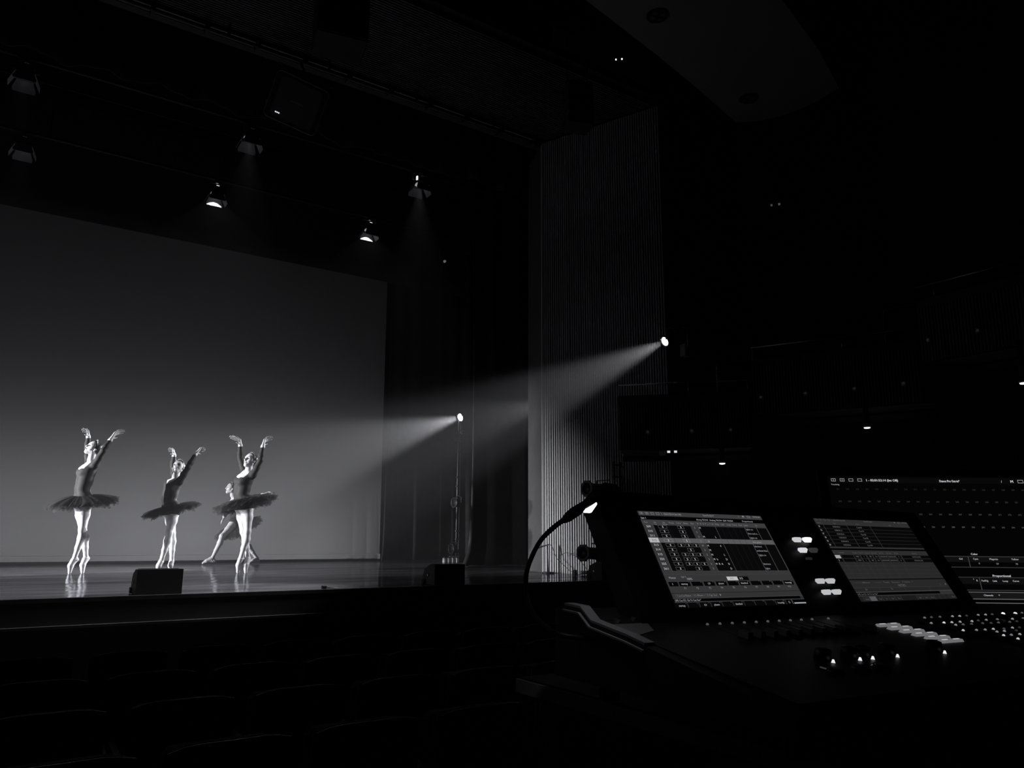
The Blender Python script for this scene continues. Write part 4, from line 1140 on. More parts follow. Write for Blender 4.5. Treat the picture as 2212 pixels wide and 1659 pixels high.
# ---- screens
W, H = 0.345, 0.2128
def screen_slab(x0, name='touch_screen'):
    m_ = MB()
    q = [(x0, -H), (x0 + W, -H), (x0 + W, 0), (x0, 0)]
    m_.add([S(a, b, 0.0) for a, b in q] + [S(a, b, -0.006) for a, b in q], [(0, 1, 2, 3), (7, 6, 5, 4)] + [(i, (i + 1) % 4, 4 + (i + 1) % 4, 4 + i) for i in range(4)])
    return m_.build(name, emit('screen_black', 0.0012, 0.004), con)
sc1 = screen_slab(0.0)
U = Screen()
GB, GD, GH, GW, GT = 62, 12, 98, 225, 150
U.rect(0, W, -0.0105, 0, 58)                                 # title bar
for k, a in enumerate((0.004, 0.018, 0.032, 0.046)):
    U.frame(a, a + 0.0085, -0.0075, -0.0022, 120, 0.0009)
    if k < 2: U.rect(a + 0.0035, a + 0.005, -0.0062, -0.0034, 140, 4)
U.text(0.060, -0.0052, '1 - 02/01/52/14 (Int Off)', 0.0058, 150, width=0.052)
U.text(0.188, -0.0048, 'Dance Pre Get-in*', 0.0058, 150, 'c', width=0.031)
U.text(0.2752, -0.0041, '/', 0.007, 150); U.text(0.287, -0.0040, 'M', 0.007, 160, bold=True); U.frame(0.301, 0.310, -0.0065, -0.0015, 130, 0.0009)
U.text(0.319, -0.0036, '15:52:36', 0.0056, 150, width=0.021)
U.text(0.002, -0.0165, 'List 1', 0.006, 190, width=0.012)
U.text(0.148, -0.0162, 'Along 70/194  Analog 70/194  EXF 70/204', 0.0056, 165, width=0.104)
U.text(0.2798, -0.0160, 'Proportional', 0.0056, 165, width=0.031)
U.rect(0, W, -0.0330, -0.0200, 60)                           # header row
for a, t_ in ((0.0051, 'Cue'), (0.033, 'Int'), (0.0564, 'Int'), (0.0762, 'Focus'), (0.0952, 'Color'), (0.1142, 'Beam'), (0.1322, 'Dur'), (0.1472, 'M'), (0.1551, 'B'), (0.1623, 'A'), (0.1690, 'P'), (0.1752, 'x'), (0.1812, 'F'), (0.188, 'W'), (0.2005, 'F/Hg'), (0.2166, 'Link'), (0.2342, 'Loop'), (0.2512, 'Curve'), (0.2683, 'Rate'), (0.2844, 'Label'), (0.3156, 'Fx')):
    U.text(a, -0.0262, t_, 0.0056, 125, 'c' if a > 0.03 else 'l')
for a, t_ in ((0.033, 'Up'), (0.0575, 'Down')):
    U.text(a, -0.0305, t_, 0.0052, 120, 'c')
U.rect(0, 0.0256, -0.1400, -0.0330, 52); U.rect(0.1240, 0.1437, -0.1400, -0.0330, 50)
U.rect(0.0256, 0.1240, -0.1362, -0.0322, 9); U.rect(0.1437, 0.342, -0.1362, -0.0312, 9)
U.rect(0, W, -0.1448, -0.1362, 54, 2); U.rect(0.342, W, -0.14, -0.03, 60, 2)
U.rect(0, W, -0.0735, -0.0625, 88, 2)                        # current cue row
U.rect(0, 0.0245, -0.0735, -0.0625, 180, 3)
for a, g in ((0.0256, 72), (0.1437, 72), (0.1926, 72), (0.2770, 80), (0.3125, 80)):
    U.rect(a - 0.0006, a + 0.0006, -0.1390, -0.0300, g, 3)
for a in (0.0655, 0.2088, 0.2262, 0.2435, 0.2605):
    U.rect(a - 0.0003, a + 0.0003, -0.1362, -0.0320, 26, 3)
rows = [-0.0366, -0.0472, -0.0579, -0.0683, -0.0789, -0.0894, -0.1000, -0.1105, -0.1210, -0.1316]
cues = ['309', '310', '311', '312', '313', '314', '315', '350', '355', '361']
durs = ['5', '3', '2', '2', '10', '5', '2', '5', '3', '5']
bx = {0: (0.096,), 1: (0.096,), 2: (0.096,), 3: (0.096,), 4: (0.0763, 0.096, 0.1155), 5: (0.096,), 6: (0.0763, 0.096, 0.1155), 7: (0.0763, 0.096), 8: (0.0763, 0.096, 0.1155), 9: (0.096,)}
for i, b in enumerate(rows):
    U.text(0.0068, b, cues[i], 0.0068, 40 if i == 3 else 190, width=0.011, lev=6)
    g = 120 if i == 3 else 74
    U.frame(0.0371, 0.0598, b - 0.0038, b + 0.0038, g, 0.0010); U.text(0.0484, b, '5', 0.0062, 215, 'c', bold=True)
    for a in bx[i]:
        U.frame(a - 0.0085, a + 0.0085, b - 0.0038, b + 0.0038, g, 0.0010); U.text(a, b, '5', 0.0062, 210, 'c', bold=True)
    U.text(0.1335, b, durs[i], 0.0060, 140, 'c')
for i, a, t_ in ((0, 0.1475, 'M'), (2, 0.1478, 'M'), (3, 0.1553, 'b'), (4, 0.1478, 'M'), (5, 0.1477, 'M'), (6, 0.1476, 'M'), (7, 0.1478, 'M'), (7, 0.1558, 'b'), (8, 0.148, 'M'), (8, 0.1558, 'B'), (8, 0.163, 'A'), (2, 0.1800, 'L'), (4, 0.1815, 'd'), (6, 0.1808, 'L'), (7, 0.1811, 'D'), (8, 0.1814, 'D'), (9, 0.1816, 'D')):
    U.text(a, rows[i], t_, 0.0062, 190, 'c')
for i, t_ in ((0, 'lights on'), (1, 'blue and w...'), (2, 'lights on'), (3, 'slow green'), (4, 'blackout'), (5, 'ambient blue'), (6, 'lights on'), (8, 'blackout'), (9, 'lights')):
    U.text(0.2790, rows[i], t_, 0.0060, 150)
U.rect(0, W, -0.1832, -0.1446, 52); U.rect(0, W, -0.1449, -0.1444, 76, 2)   # playback strip
U.text(0.010, -0.1512, 'Master', 0.0062, 150); U.text(0.041, -0.1494, 'List 1', 0.0056, 140); U.text(0.0535, -0.1540, '100%', 0.0066, 160)
U.rect(0.1575, 0.1862, -0.1580, -0.1497, 190, 3); U.text(0.166, -0.1540, '312', 0.0062, 60, lev=6); U.rect(0.188, 0.216, -0.1580, -0.1497, 8, 3); U.text(0.1905, -0.1540, '313', 0.0066, 185, lev=6)
U.rect(0.0036, 0.0260, -0.1692, -0.1598, 6, 3); U.text(0.012, -0.1645, '1', 0.0062, 180, lev=6)
st_t = {1: 'startup', 3: 'C9', 4: 'phasm', 6: 'blackhol', 10: 'houselgt'}
for k in range(10):
    a0 = 0.0290 + 0.0313 * k
    U.rect(a0, a0 + 0.0272, -0.1692, -0.1600, 6, 3)
    U.text(a0 + 0.0245, -0.1607, str(k + 1), 0.0040, 110, 'r', lev=6)
    if k + 1 in st_t: U.text(a0 + 0.0125, -0.1645, st_t[k + 1], 0.0056, 175, 'c', lev=6)
    U.text(a0 + 0.0100, -0.1738, 'F%d' % (k + 1), 0.0060, 135, 'c', lev=6)
U.rect(0, W, -0.1840, -0.1832, 18, 2); U.rect(0, W, -0.1945, -0.1840, 50)
for a0, a1, t_ in ((0.0075, 0.0495, '7. Live Cue Playback'), (0.0510, 0.0815, '12. Effects 1'), (0.0830, 0.1140, '13. Magic Sheet')):
    U.frame(a0, a1, -0.1925, -0.1850, 78, 0.0005); U.text((a0 + a1) / 2, -0.1888, t_, 0.0056, 120, 'c', width=(a1 - a0) * 0.84)
U.text(0.1180, -0.1890, '+', 0.0070, 170, bold=True)
U.rect(0, W, -0.1952, -0.1945, 72, 2); U.rect(0.0, 0.336, -0.2010, -0.1952, 4); U.rect(0.336, W, -0.2010, -0.1952, 46)
U.text(0.0018, -0.1984, 'LIVE: Cue 312 : Go To Cue Out *', 0.0056, 165, width=0.064)
U.rect(0, W, -0.2030, -0.2010, 54)
st_b = {0: 'startup', 3: 'phasm', 2: 'C9', 5: 'blackhol', 9: 'houselgt'}
for k in range(10):
    a0 = 0.0010 + 0.0288 * k
    U.rect(a0, a0 + 0.0262, -H, -0.2030, 8); U.rect(a0 + 0.0262, a0 + 0.0288, -H, -0.2030, 40)
    U.text(a0 + 0.0235, -0.2044, str(k + 1), 0.0038, 100, 'r')
    if k in st_b: U.text(a0 + 0.0125, -0.2090, st_b[k], 0.0055, 175, 'c')
U.text(0.2945, -0.2085, 'G', 0.0070, 150); U.rect(0.305, 0.308, -H, -0.2015, 70, 2); U.rect(0.3105, 0.3445, -0.2122, -0.2095, 165, 2)
U.build('screen_graphics', sc1, lambda a, b, n: S(a, b, n + 0.0002))

X2 = 0.5156
sc2 = screen_slab(X2)
U = Screen()
x = lambda a: X2 + a
U.rect(x(0), x(W), -0.0065, 0, 44)
for k in range(4): U.frame(x(0.004 + 0.014 * k), x(0.0125 + 0.014 * k), -0.0055, -0.0012, 80, 0.0008)
U.text(x(0.060), -0.0035, '1 - 02/01/52/14 (Int Off)', 0.0054, 100, width=0.048); U.text(x(0.192), -0.0034, 'Dance Pre Get-in*', 0.0054, 105, 'c', width=0.031)
U.text(x(0.280), -0.0032, '/', 0.006, 105); U.text(x(0.292), -0.0032, 'M', 0.006, 115, bold=True); U.frame(x(0.306), x(0.315), -0.0052, -0.0012, 95, 0.0008); U.text(x(0.322), -0.003, '15:52:36', 0.005, 105, width=0.021)
U.rect(x(0), x(W), -0.0168, -0.0065, 46, 1)
for a, t_ in ((0.006, 'Event'), (0.0631, 'Time'), (0.1463, 'Action'), (0.2675, 'Label')): U.text(x(a), -0.0118, t_, 0.0050, 88, 'c' if a > 0.01 else 'l')
U.rect(x(0), x(W), -0.0775, -0.0168, 8, 1)
for k in range(1, 7): U.rect(x(0), x(W), -0.0168 - 0.00985 * k - 0.0005, -0.0168 - 0.00985 * k + 0.0005, 38, 2)
for a in (0.0218, 0.1040, 0.1885): U.rect(x(a - 0.001), x(a + 0.001), -0.077, -0.0168, 46, 2)
U.rect(x(0), x(W), -0.0800, -0.0765, 48, 2)
for k, (n_, c_) in enumerate((('15', '01'), ('16', '01'), ('17', '02'), ('18', '02'), ('19', '05'), ('20', '09'))):
    b = -0.0218 - 0.00985 * k
    U.text(x(0.0025), b, n_, 0.0062, 175); U.text(x(0.0636), b, '0:00:0%d.%d' % (k, k * 3 % 10), 0.0056, 105, 'c', width=0.025); U.text(x(0.145), b, 'Cue %s' % c_, 0.0056, 115, 'c', width=0.018)
U.rect(x(0), x(W), -0.0845, -0.0800, 3, 2)
U.rect(x(0), x(W), -0.0968, -0.0845, 44)
for a, t_ in ((0.003, '#'), (0.027, 'Label'), (0.0737, 'Type'), (0.0949, 'Source'), (0.1177, 'Internal'), (0.1408, 'External'), (0.1668, 'Last Time'), (0.1954, 'Last Time'), (0.2235, 'Mst'), (0.2917, 'Status')): U.text(x(a), -0.0915, t_, 0.0048, 85, 'c', width=None if a < 0.02 else min(0.0175, 0.0045 * len(t_)))
U.rect(x(0), x(W), -0.1590, -0.0968, 40)
for k in range(2):
    b0 = -0.1055 - 0.0098 * k
    for a0, a1 in ((0.0214, 0.0629), (0.0666, 0.0852), (0.0902, 0.1066), (0.1129, 0.1295), (0.1346, 0.1500), (0.2171, 0.2333), (0.2387, 0.3472 - 0.0022)): U.rect(x(a0), x(a1), b0, b0 + 0.0084, 8, 2)
    for a0, a1 in ((0.1552, 0.1826), (0.1845, 0.2131)): U.rect(x(a0), x(a1), b0, b0 + 0.0084, 22, 2); U.text(x((a0 + a1) / 2), b0 + 0.0042, '00:00:00:00', 0.0048, 95, 'c', width=0.025)
    for a, t_ in ((0.0757, 'MIDI'), (0.0984, '1'), (0.1214, 'Off'), (0.1424, 'On'), (0.2252, '0'), (0.292, '02:01:52:14 (Int Off)')): U.text(x(a), b0 + 0.0042, t_, 0.0052, 105, 'c', width=0.032 if len(t_) > 9 else None)
U.rect(x(0.0), x(0.0175), -0.1062, -0.0980, 165, 3); U.text(x(0.004), -0.1112, '2', 0.0060, 170); U.rect(x(0.0), x(0.019), -0.1152, -0.1072, 8, 1.5); 
for k in range(1, 5): U.rect(x(0.0), x(W), -0.1160 - 0.0098 * k - 0.0004, -0.1160 - 0.0098 * k + 0.0004, 50, 2)
for a in (0.0230, 0.0530, 0.0767, 0.0991, 0.1215, 0.1517, 0.1847, 0.2243): U.rect(x(a - 0.0005), x(a + 0.0005), -0.1580, -0.0975, 50, 2)
U.rect(x(0), x(W), -0.1612, -0.1590, 5, 2)
U.rect(x(0), x(W), -0.1800, -0.1612, 40)
for a, t_, g in ((0.024, '7. Live Cue List', 66), (0.0522, 'Effects', 90), (0.089, '2. Channels', 66), (0.1212, 'Tracks', 90), (0.1554, 'Encoders', 90), (0.1931, '9. Palettes', 90)): U.text(x(a), -0.1676, t_, 0.0048, g, 'c', width=min(0.027, 0.0035 * len(t_)))
U.text(x(0.2140), -0.1676, '+', 0.006, 95); U.text(x(0.1703), -0.1745, 'Dance Pre Get-in*', 0.0052, 110, 'c', width=0.026); U.rect(x(0.158), x(0.186), -0.1782, -0.1775, 90, 3); U.text(x(0.315), -0.1745, 'L', 0.007, 85); U.text(x(0.333), -0.1745, 'A', 0.007, 110, bold=True)
U.rect(x(0), x(W), -0.1806, -0.1800, 62, 2); U.rect(x(0), x(W), -0.1900, -0.1806, 36)
for a in (0.0854, 0.1751, 0.2653): U.rect(x(a - 0.0005), x(a + 0.0005), -0.1895, -0.1806, 54, 2)
U.text(x(0.0388), -0.1845, 'Go', 0.0054, 105, 'c'); U.text(x(0.1274), -0.1840, 'To', 0.0054, 105, 'c')
U.rect(x(0), x(W), -0.1920, -0.1900, 66, 2); U.rect(x(0), x(0.2946), -0.1985, -0.1920, 4); U.rect(x(0.2946), x(W), -0.1985, -0.1920, 48)
U.text(x(0.001), -0.1955, 'LIVE: Cue 312 : Go To Cue Out *', 0.0054, 110, width=0.068)
U.rect(x(0), x(W), -0.2005, -0.1985, 52); U.rect(x(0), x(W), -H, -0.2005, 30)
for k, (a0, a1, g) in enumerate(((0.0015, 0.0125, 30), (0.0150, 0.0330, 38), (0.0345, 0.0560, 84), (0.0582, 0.0770, 32), (0.0790, 0.1000, 32), (0.1020, 0.1200, 32), (0.1218, 0.1420, 32), (0.1445, 0.1970, 26), (0.1990, 0.2180, 36), (0.2200, 0.2420, 36), (0.2440, 0.2640, 36), (0.2660, 0.2830, 32), (0.2850, 0.3020, 32), (0.3040, 0.3210, 32), (0.3230, 0.3440, 36))):
    U.rect(x(a0), x(a1), -0.2120, -0.2015, g, 2); U.rect(x(a1 - 0.0008), x(a1), -0.2124, -0.2010, 60, 3)
    if k in (1, 3, 4, 5, 6, 8, 9, 10, 14): U.text(x((a0 + a1) / 2), -0.2078, ('', 'Group', '', 'Chan', 'Fx', 'Part', 'Thru', '', 'Edit', 'Cue', 'Macro', '', '', '', 'More')[k], 0.0048, 85, 'c')
U.build('screen_graphics', sc2, lambda a, b, n: S(a, b, n + 0.0002))

# ---- lit keys between the screens
def hexkey(a, b, g, name='lit_key'):
    w, hh = 0.0145, 0.0058
    pts = [(a - w, b), (a - w + 0.004, b + hh), (a + w - 0.004, b + hh), (a + w, b), (a + w - 0.004, b - hh), (a - w + 0.004, b - hh)]
    inn = [(a + (u - a) * 0.8, b + (v - b) * 0.6) for u, v in pts]
    m_ = MB().add([S(u, v, 0.0) for u, v in pts] + [S(u, v, 0.006) for u, v in inn], [tuple(range(6))[::-1], tuple(range(6, 12))] + [(i, (i + 1) % 6, 6 + (i + 1) % 6, 6 + i) for i in range(6)])
    return m_.build(name, emit('key_%g' % g, lin(g) if g < 256 else 2.0, 0.05), con)
for a, b, g in ((0.4195, -0.0602, 200), (0.4525, -0.0598, 300), (0.4195, -0.0868, 215), (0.4535, -0.0866, 48), (0.4210, -0.1625, 185), (0.4530, -0.1625, 185), (0.4210, -0.1887, 190), (0.4530, -0.1887, 190)):
    hexkey(a, b, g)
MB().obox(S(0.415, -0.1105, 0.0), Vector(S(0.02, 0)), Vector(S(0, 0.002)), (0, 0, 0.004)).build('key_edge', emit('key_28', lin(30), 0.05), con)

# ---- key deck: two columns of lit blocks, key legends, encoders, fader lights
def deck_box(x0, x1, s0, s1, n0, n1, name, m, inset=0.0):
    lo_ = [K(x0, s0, n0), K(x1, s0, n0), K(x1, s1, n0), K(x0, s1, n0)]
    hi_ = [K(x0 + inset, s0 + inset, n1), K(x1 - inset, s0 + inset, n1), K(x1 - inset, s1 - inset, n1), K(x0 + inset, s1 - inset, n1)]
    return MB().add(lo_ + hi_, [(3, 2, 1, 0), (4, 5, 6, 7), (0, 1, 5, 4), (1, 2, 6, 5), (2, 3, 7, 6), (3, 0, 4, 7)]).build(name, m, con)
for i in range(6):
    s = 0.0885 + 0.0245 * i
    for x0 in (0.4215 + 0.0015 * i, 0.4560 + 0.0015 * i):
        deck_box(x0, x0 + 0.0325, s - 0.0060, s + 0.0060, 0.0, 0.0045, 'lit_block_key', emit('block_key', lin(108), 0.02), 0.002)
        deck_box(x0 + 0.008, x0 + 0.024, s - 0.0016, s + 0.0016, 0.0040, 0.0052, 'key_highlight', emit('block_key_hi', lin(185), 0.1))
dots = [(0.5913, 0.0761, 90), (0.6161, 0.0751, 60), (0.6451, 0.0753, 70), (0.688, 0.0761, 120), (0.7126, 0.0769, 130), (0.7376, 0.077, 50), (0.783, 0.0758, 110), (0.8094, 0.0767, 120), (0.8349, 0.0767, 60), (0.8831, 0.0741, 255), (0.9265, 0.0771, 200), (0.9536, 0.0771, 70), (0.5505, 0.1169, 110), (0.59, 0.1187, 190), (0.6154, 0.1195, 150), (0.6436, 0.1195, 130), (0.5973, 0.1387, 120), (0.6221, 0.139, 70), (0.6846, 0.12, 140), (0.7112, 0.1176, 50), (0.6516, 0.1387, 60), (0.6907, 0.1386, 60), (0.7427, 0.1164, 110), (0.7173, 0.1408, 50), (0.7836, 0.1166, 90), (0.7446, 0.1406, 70), (0.8348, 0.1201, 130), (0.7865, 0.1406, 60), (0.8153, 0.1397, 45), (0.8777, 0.1196, 80), (0.5587, 0.177, 170), (0.5972, 0.1805, 110), (0.6239, 0.1821, 110), (0.6536, 0.1812, 150), (0.6331, 0.1998, 110), (0.6866, 0.1837, 60), (0.6606, 0.1987, 120), (0.721, 0.1815, 120), (0.7441, 0.1828, 40), (0.6118, 0.2241, 170), (0.6364, 0.2251, 100), (0.6665, 0.2247, 130), (0.6131, 0.2498, 170), (0.6996, 0.2006, 40)]
CAPM = mat('key_cap', 0.01, 0.5)
for x_, s_, g in dots:
    kc = deck_box(x_ - 0.0095, x_ + 0.0095, s_ - 0.0085, s_ + 0.0085, 0.0, 0.008, 'key', CAPM, 0.002)
    sz = 0.0030 if g < 200 else 0.0044
    MB().tube([K(x_ - 0.001, s_, 0.0075), K(x_ + 0.0005, s_, 0.0098), K(x_ + 0.001, s_, 0.0108)], [sz, sz * 0.8, sz * 0.3], 7).build('key_legend', emit('legend_%d' % g, lin(g) * 1.3), kc)
for x_, s_ in ((0.0708, 0.2666), (0.1338, 0.2669), (0.1652, 0.2667), (0.2273, 0.2672), (0.352, 0.2694)):
    kn_ = MB().tube([K(x_, s_ - 0.020, 0.0), K(x_, s_ - 0.020, 0.016), K(x_, s_ - 0.020, 0.018)], [0.014, 0.012, 0.004], 18).build('encoder_knob', PLASTIC, con, True)
    MB().tube([K(x_, s_, 0.000), K(x_ + 0.0008, s_ - 0.001, 0.0050)], [0.0032, 0.0014], 8).build('indicator_light', emit('indicator', 0.9), kn_)
for x_, s_ in ((0.0265, 0.3054), (0.0863, 0.3044), (0.1292, 0.3064)):
    MB().tube([K(x_, s_, 0.0), K(x_, s_, 0.005)], [0.015, 0.012], 18).build('encoder_knob', PLASTIC, con, True)
MB().tube([K(0.118, 0.300, 0.002), K(0.124, 0.301, 0.003)], 0.0025, 6).build('indicator_light', emit('indicator_dim', lin(80)), con)
MB().tube([K(0.012, 0.290, 0.004), K(0.018, 0.300, 0.003), K(0.026, 0.307, 0.003), K(0.034, 0.309, 0.003)], 0.0012, 6).build('knob_glint', emit('glint_glow', lin(50)), con, True)  # glint on the knob put in as a faintly glowing line
for k in range(11):
    x_ = 0.042 + 0.0308 * k
    if k == 10: x_ = 0.3668
    MB().tube([K(x_, 0.0175, 0.0), K(x_, 0.0175, 0.003)], [0.0030, 0.0018], 8).build('fader_light', emit('fader_led', lin(78)), con)
    deck_box(x_ - 0.002, x_ + 0.002, 0.03, 0.13, 0.0, 0.0008, 'fader_slot', mat('slot_black', 0.003, 0.6))
    deck_box(x_ - 0.007, x_ + 0.007, 0.098, 0.124, 0.001, 0.012, 'fader_cap', CAPM, 0.002)

# ================================================================== desk lamp on a gooseneck
gl = thing('gooseneck_lamp', CO, 'black gooseneck desk lamp with glowing tip bending over the console', 'desk lamp', rot=CR)
gp = [(-0.1609, -0.072, -0.232), (-0.215, -0.0609, -0.2256), (-0.22, -0.0108, -0.2164), (-0.22, 0.0395, -0.1921), (-0.22, 0.0612, -0.1597), (-0.22, 0.0637, -0.1254), (-0.22, 0.0415, -0.0902), (-0.22, 0.0076, -0.0597), (-0.22, -0.0413, -0.0355), (-0.22, -0.0782, -0.0225)]
def smooth(pts, n=5):
    P_ = [Vector(p) for p in pts]; out = []
    for i in range(len(P_) - 1):
        p0, p1, p2, p3 = P_[max(i - 1, 0)], P_[i], P_[i + 1], P_[min(i + 2, len(P_) - 1)]
        for k in range(n):
            t = k / n
            out.append(0.5 * ((2 * p1) + (p2 - p0) * t + (2 * p0 - 5 * p1 + 4 * p2 - p3) * t * t + (3 * p1 - p0 - 3 * p2 + p3) * t ** 3))
    return out + [P_[-1]]
MB().tube(smooth(gp), 0.0046, 10).build('stem', mat('gooseneck_rubber', 0.004, 0.55, spec=0.2), gl, True)
hd = [(-0.22, -0.070, -0.0258), (-0.22, -0.084, -0.0205), (-0.22, -0.104, -0.0125), (-0.22, -0.128, -0.0045), (-0.22, -0.155, 0.0040), (-0.22, -0.170, 0.0065)]
MB().tube(hd, [0.006, 0.0088, 0.0098, 0.0088, 0.0072, 0.0035], 14).build('head', mat('gooseneck_rubber', 0.004, 0.55, spec=0.2), gl, True)
tag(MB().tube([(-0.216, -0.128, -0.0105), (-0.215, -0.142, -0.0075), (-0.216, -0.163, 0.0006)], [0.0035, 0.0075, 0.0030], 12).build('bulb', emit('desk_bulb', 6.0), gl, True), label='glowing white bulb')
spot('desk_lamp_glow', CO + CR @ Vector((-0.214, -0.145, -0.018)), CO + CR @ Vector((-0.16, -0.16, -0.30)), 0.30, 130, 0.6, 0.01)

# ================================================================== second monitor standing behind the console
MO = Vector((2.05264905, 1.35797038, 0.61952093))
mex = Vector((0.81383398, -0.58108319, -0.00407201)); mup = Vector((0.14185457, 0.1918687, 0.97111466))
mup = (mup - mex * mup.dot(mex)).normalized(); mn = mex.cross(mup)      # towards the viewer
MR = Matrix(((mex.x, mup.x, mn.x), (mex.y, mup.y, mn.y), (mex.z, mup.z, mn.z)))
mon = thing('computer_monitor', MO, 'wide dark computer monitor with rows of channel numbers behind the console', 'monitor', rot=MR)
MB().bbox(-0.046, 0.70, -0.375, 0.065, -0.03, -0.0015, 0.004).build('casing', BEZEL, mon)
MB().box(-0.047, -0.040, -0.36, 0.062, -0.02, -0.0006).build('side_strip', mat('monitor_strip', 0.02, 0.9, spec=0.0), mon)
MB().box(0.28, 0.38, -0.44, -0.20, -0.06, -0.032).build('stand', BEZEL, mon)
MB().box(0.22, 0.44, -0.447, -0.435, -0.13, 0.04).build('stand_foot', BEZEL, mon)
U = Screen()
U.rect(-0.02, 0.675, 0.0189, 0.0354, 9)
for k, a in enumerate((-0.0088, 0.0167, 0.0423, 0.068)):
    U.frame(a - 0.0065, a + 0.0065, 0.0235, 0.0325, 150, 0.0013)
    if k < 2: U.text(a, 0.028, '1', 0.008, 190, 'c')
U.text(0.0868, 0.0274, '1 - 02:01:52:14 (Int Off)', 0.0098, 205, width=0.0915, bold=True)
U.text(0.3275, 0.0262, 'Dance Pre Get-in*', 0.0098, 205, 'c', width=0.058, bold=True)
U.text(0.4775, 0.0257, '/', 0.011, 190, 'c'); U.text(0.5068, 0.0259, 'M', 0.0115, 205, 'c', bold=True); U.frame(0.524, 0.540, 0.021, 0.031, 150, 0.0014); U.text(0.56, 0.026, '15:52:36', 0.009, 180)
U.text(-0.0179, 0.0140, 'Tracking', 0.0062, 170, width=0.024)
starts = (211, 233, 255, 277)
for r in range(4):
    for c in range(22):
        U.text(0.028 * c, -0.0372 * r, str(starts[r] + c), 0.0062, 44 + 14 * r + (8 if c > 10 else 0), 'c')
for b, a0, g in ((-0.1955, 0.10, 52), (-0.2255, 0.10, 52), (-0.2534, 0.10, 48), (-0.2886, 0.10, 52), (-0.2940, 0.10, 90), (-0.3125, 0.0, 92), (-0.3230, 0.0, 92)):
    U.rect(a0, 0.675, b - 0.0011, b + 0.0011, g, 2)
U.rect(0.10, 0.675, -0.2110, -0.1955, 16, 1); U.rect(0.10, 0.675, -0.2720, -0.2534, 14, 1); U.rect(0.0, 0.675, -0.3125, -0.2940, 22, 1)
for a, b0, b1 in ((0.3296, -0.2255, -0.1955), (0.3465, -0.2886, -0.2534)): U.rect(a - 0.0012, a + 0.0012, b0, b1, 62, 3)
U.text(0.3483, -0.1885, 'Color', 0.0078, 195, 'c', bold=True)
for a, b, t_, g in ((0.308, -0.2021, 'Gel', 165), (0.3489, -0.2020, 'Cyan', 165), (0.3986, -0.2022, 'Magenta', 165), (0.4572, -0.2022, 'Yellow', 165), (0.515, -0.2022, 'Hue', 165), (0.356, -0.2148, '0', 120), (0.4061, -0.2153, '59', 120), (0.4588, -0.2154, '70', 120), (0.3389, -0.2622, 'R', 165), (0.3600, -0.2625, 'Fw/Hg', 170), (0.3873, -0.2629, 'Link', 170), (0.4157, -0.2628, 'Loop', 170), (0.4441, -0.2626, 'Curve', 170), (0.475, -0.2626, 'Rate', 170), (0.3300, -0.2575, 's', 150), (0.3600, -0.3022, 'Channels', 165), (0.3891, -0.3015, '+', 190)):
    U.text(a, b, t_, 0.0070, g, 'c', bold=True)
U.text(0.409, -0.2487, 'Proportional', 0.0082, 205, 'c', width=0.049, bold=True)
scrm = MB().box(-0.025, 0.68, -0.352, 0.040, -0.0016, -0.0004).build('screen', emit('screen_black', 0.0012, 0.004), mon)
U.build('screen_graphics', scrm, lambda a, b, n: (a, b, n))

# ================================================================== desk
desk = thing('control_desk', (1.9, 0.85, -0.75), 'dark control desk carrying the console and monitor', 'desk')
zt = 0.925
DESKM = mat('desk_laminate', 0.018, 0.6, spec=0.2, noise=0.15, nscale=10)
MB().bbox(-0.912, 1.05, -0.62, 0.612, zt - 0.04, zt, 0.004).build('desktop', DESKM, desk)
MB().box(-0.918, -0.912, -0.62, 0.612, zt - 0.03, zt - 0.003).build('edge_strip', mat('desk_edge', 0.5, 0.4), desk)
for x_, y_ in ((-0.85, -0.54), (0.97, -0.54), (-0.85, 0.54), (0.97, 0.54)):
    MB().box(x_ - 0.03, x_ + 0.03, y_ - 0.03, y_ + 0.03, 0, zt - 0.04).build('leg', DESKM, desk)
for x_, y_ in ((-0.08, -0.01), (0.93, -0.01), (-0.08, -0.45), (0.93, -0.45)):
    MB().cyl((x_, y_, -0.305), (x_, y_, -0.35), 0.02, n=10).build('foot', PLASTIC, con)
tag(MB().box(0.2, 4.2, -2.0, 2.1, -1.15, -0.75).build('floor_platform', mat('dark_carpet', 0.012, 0.95, noise=0.4, nscale=30)), kind='structure')

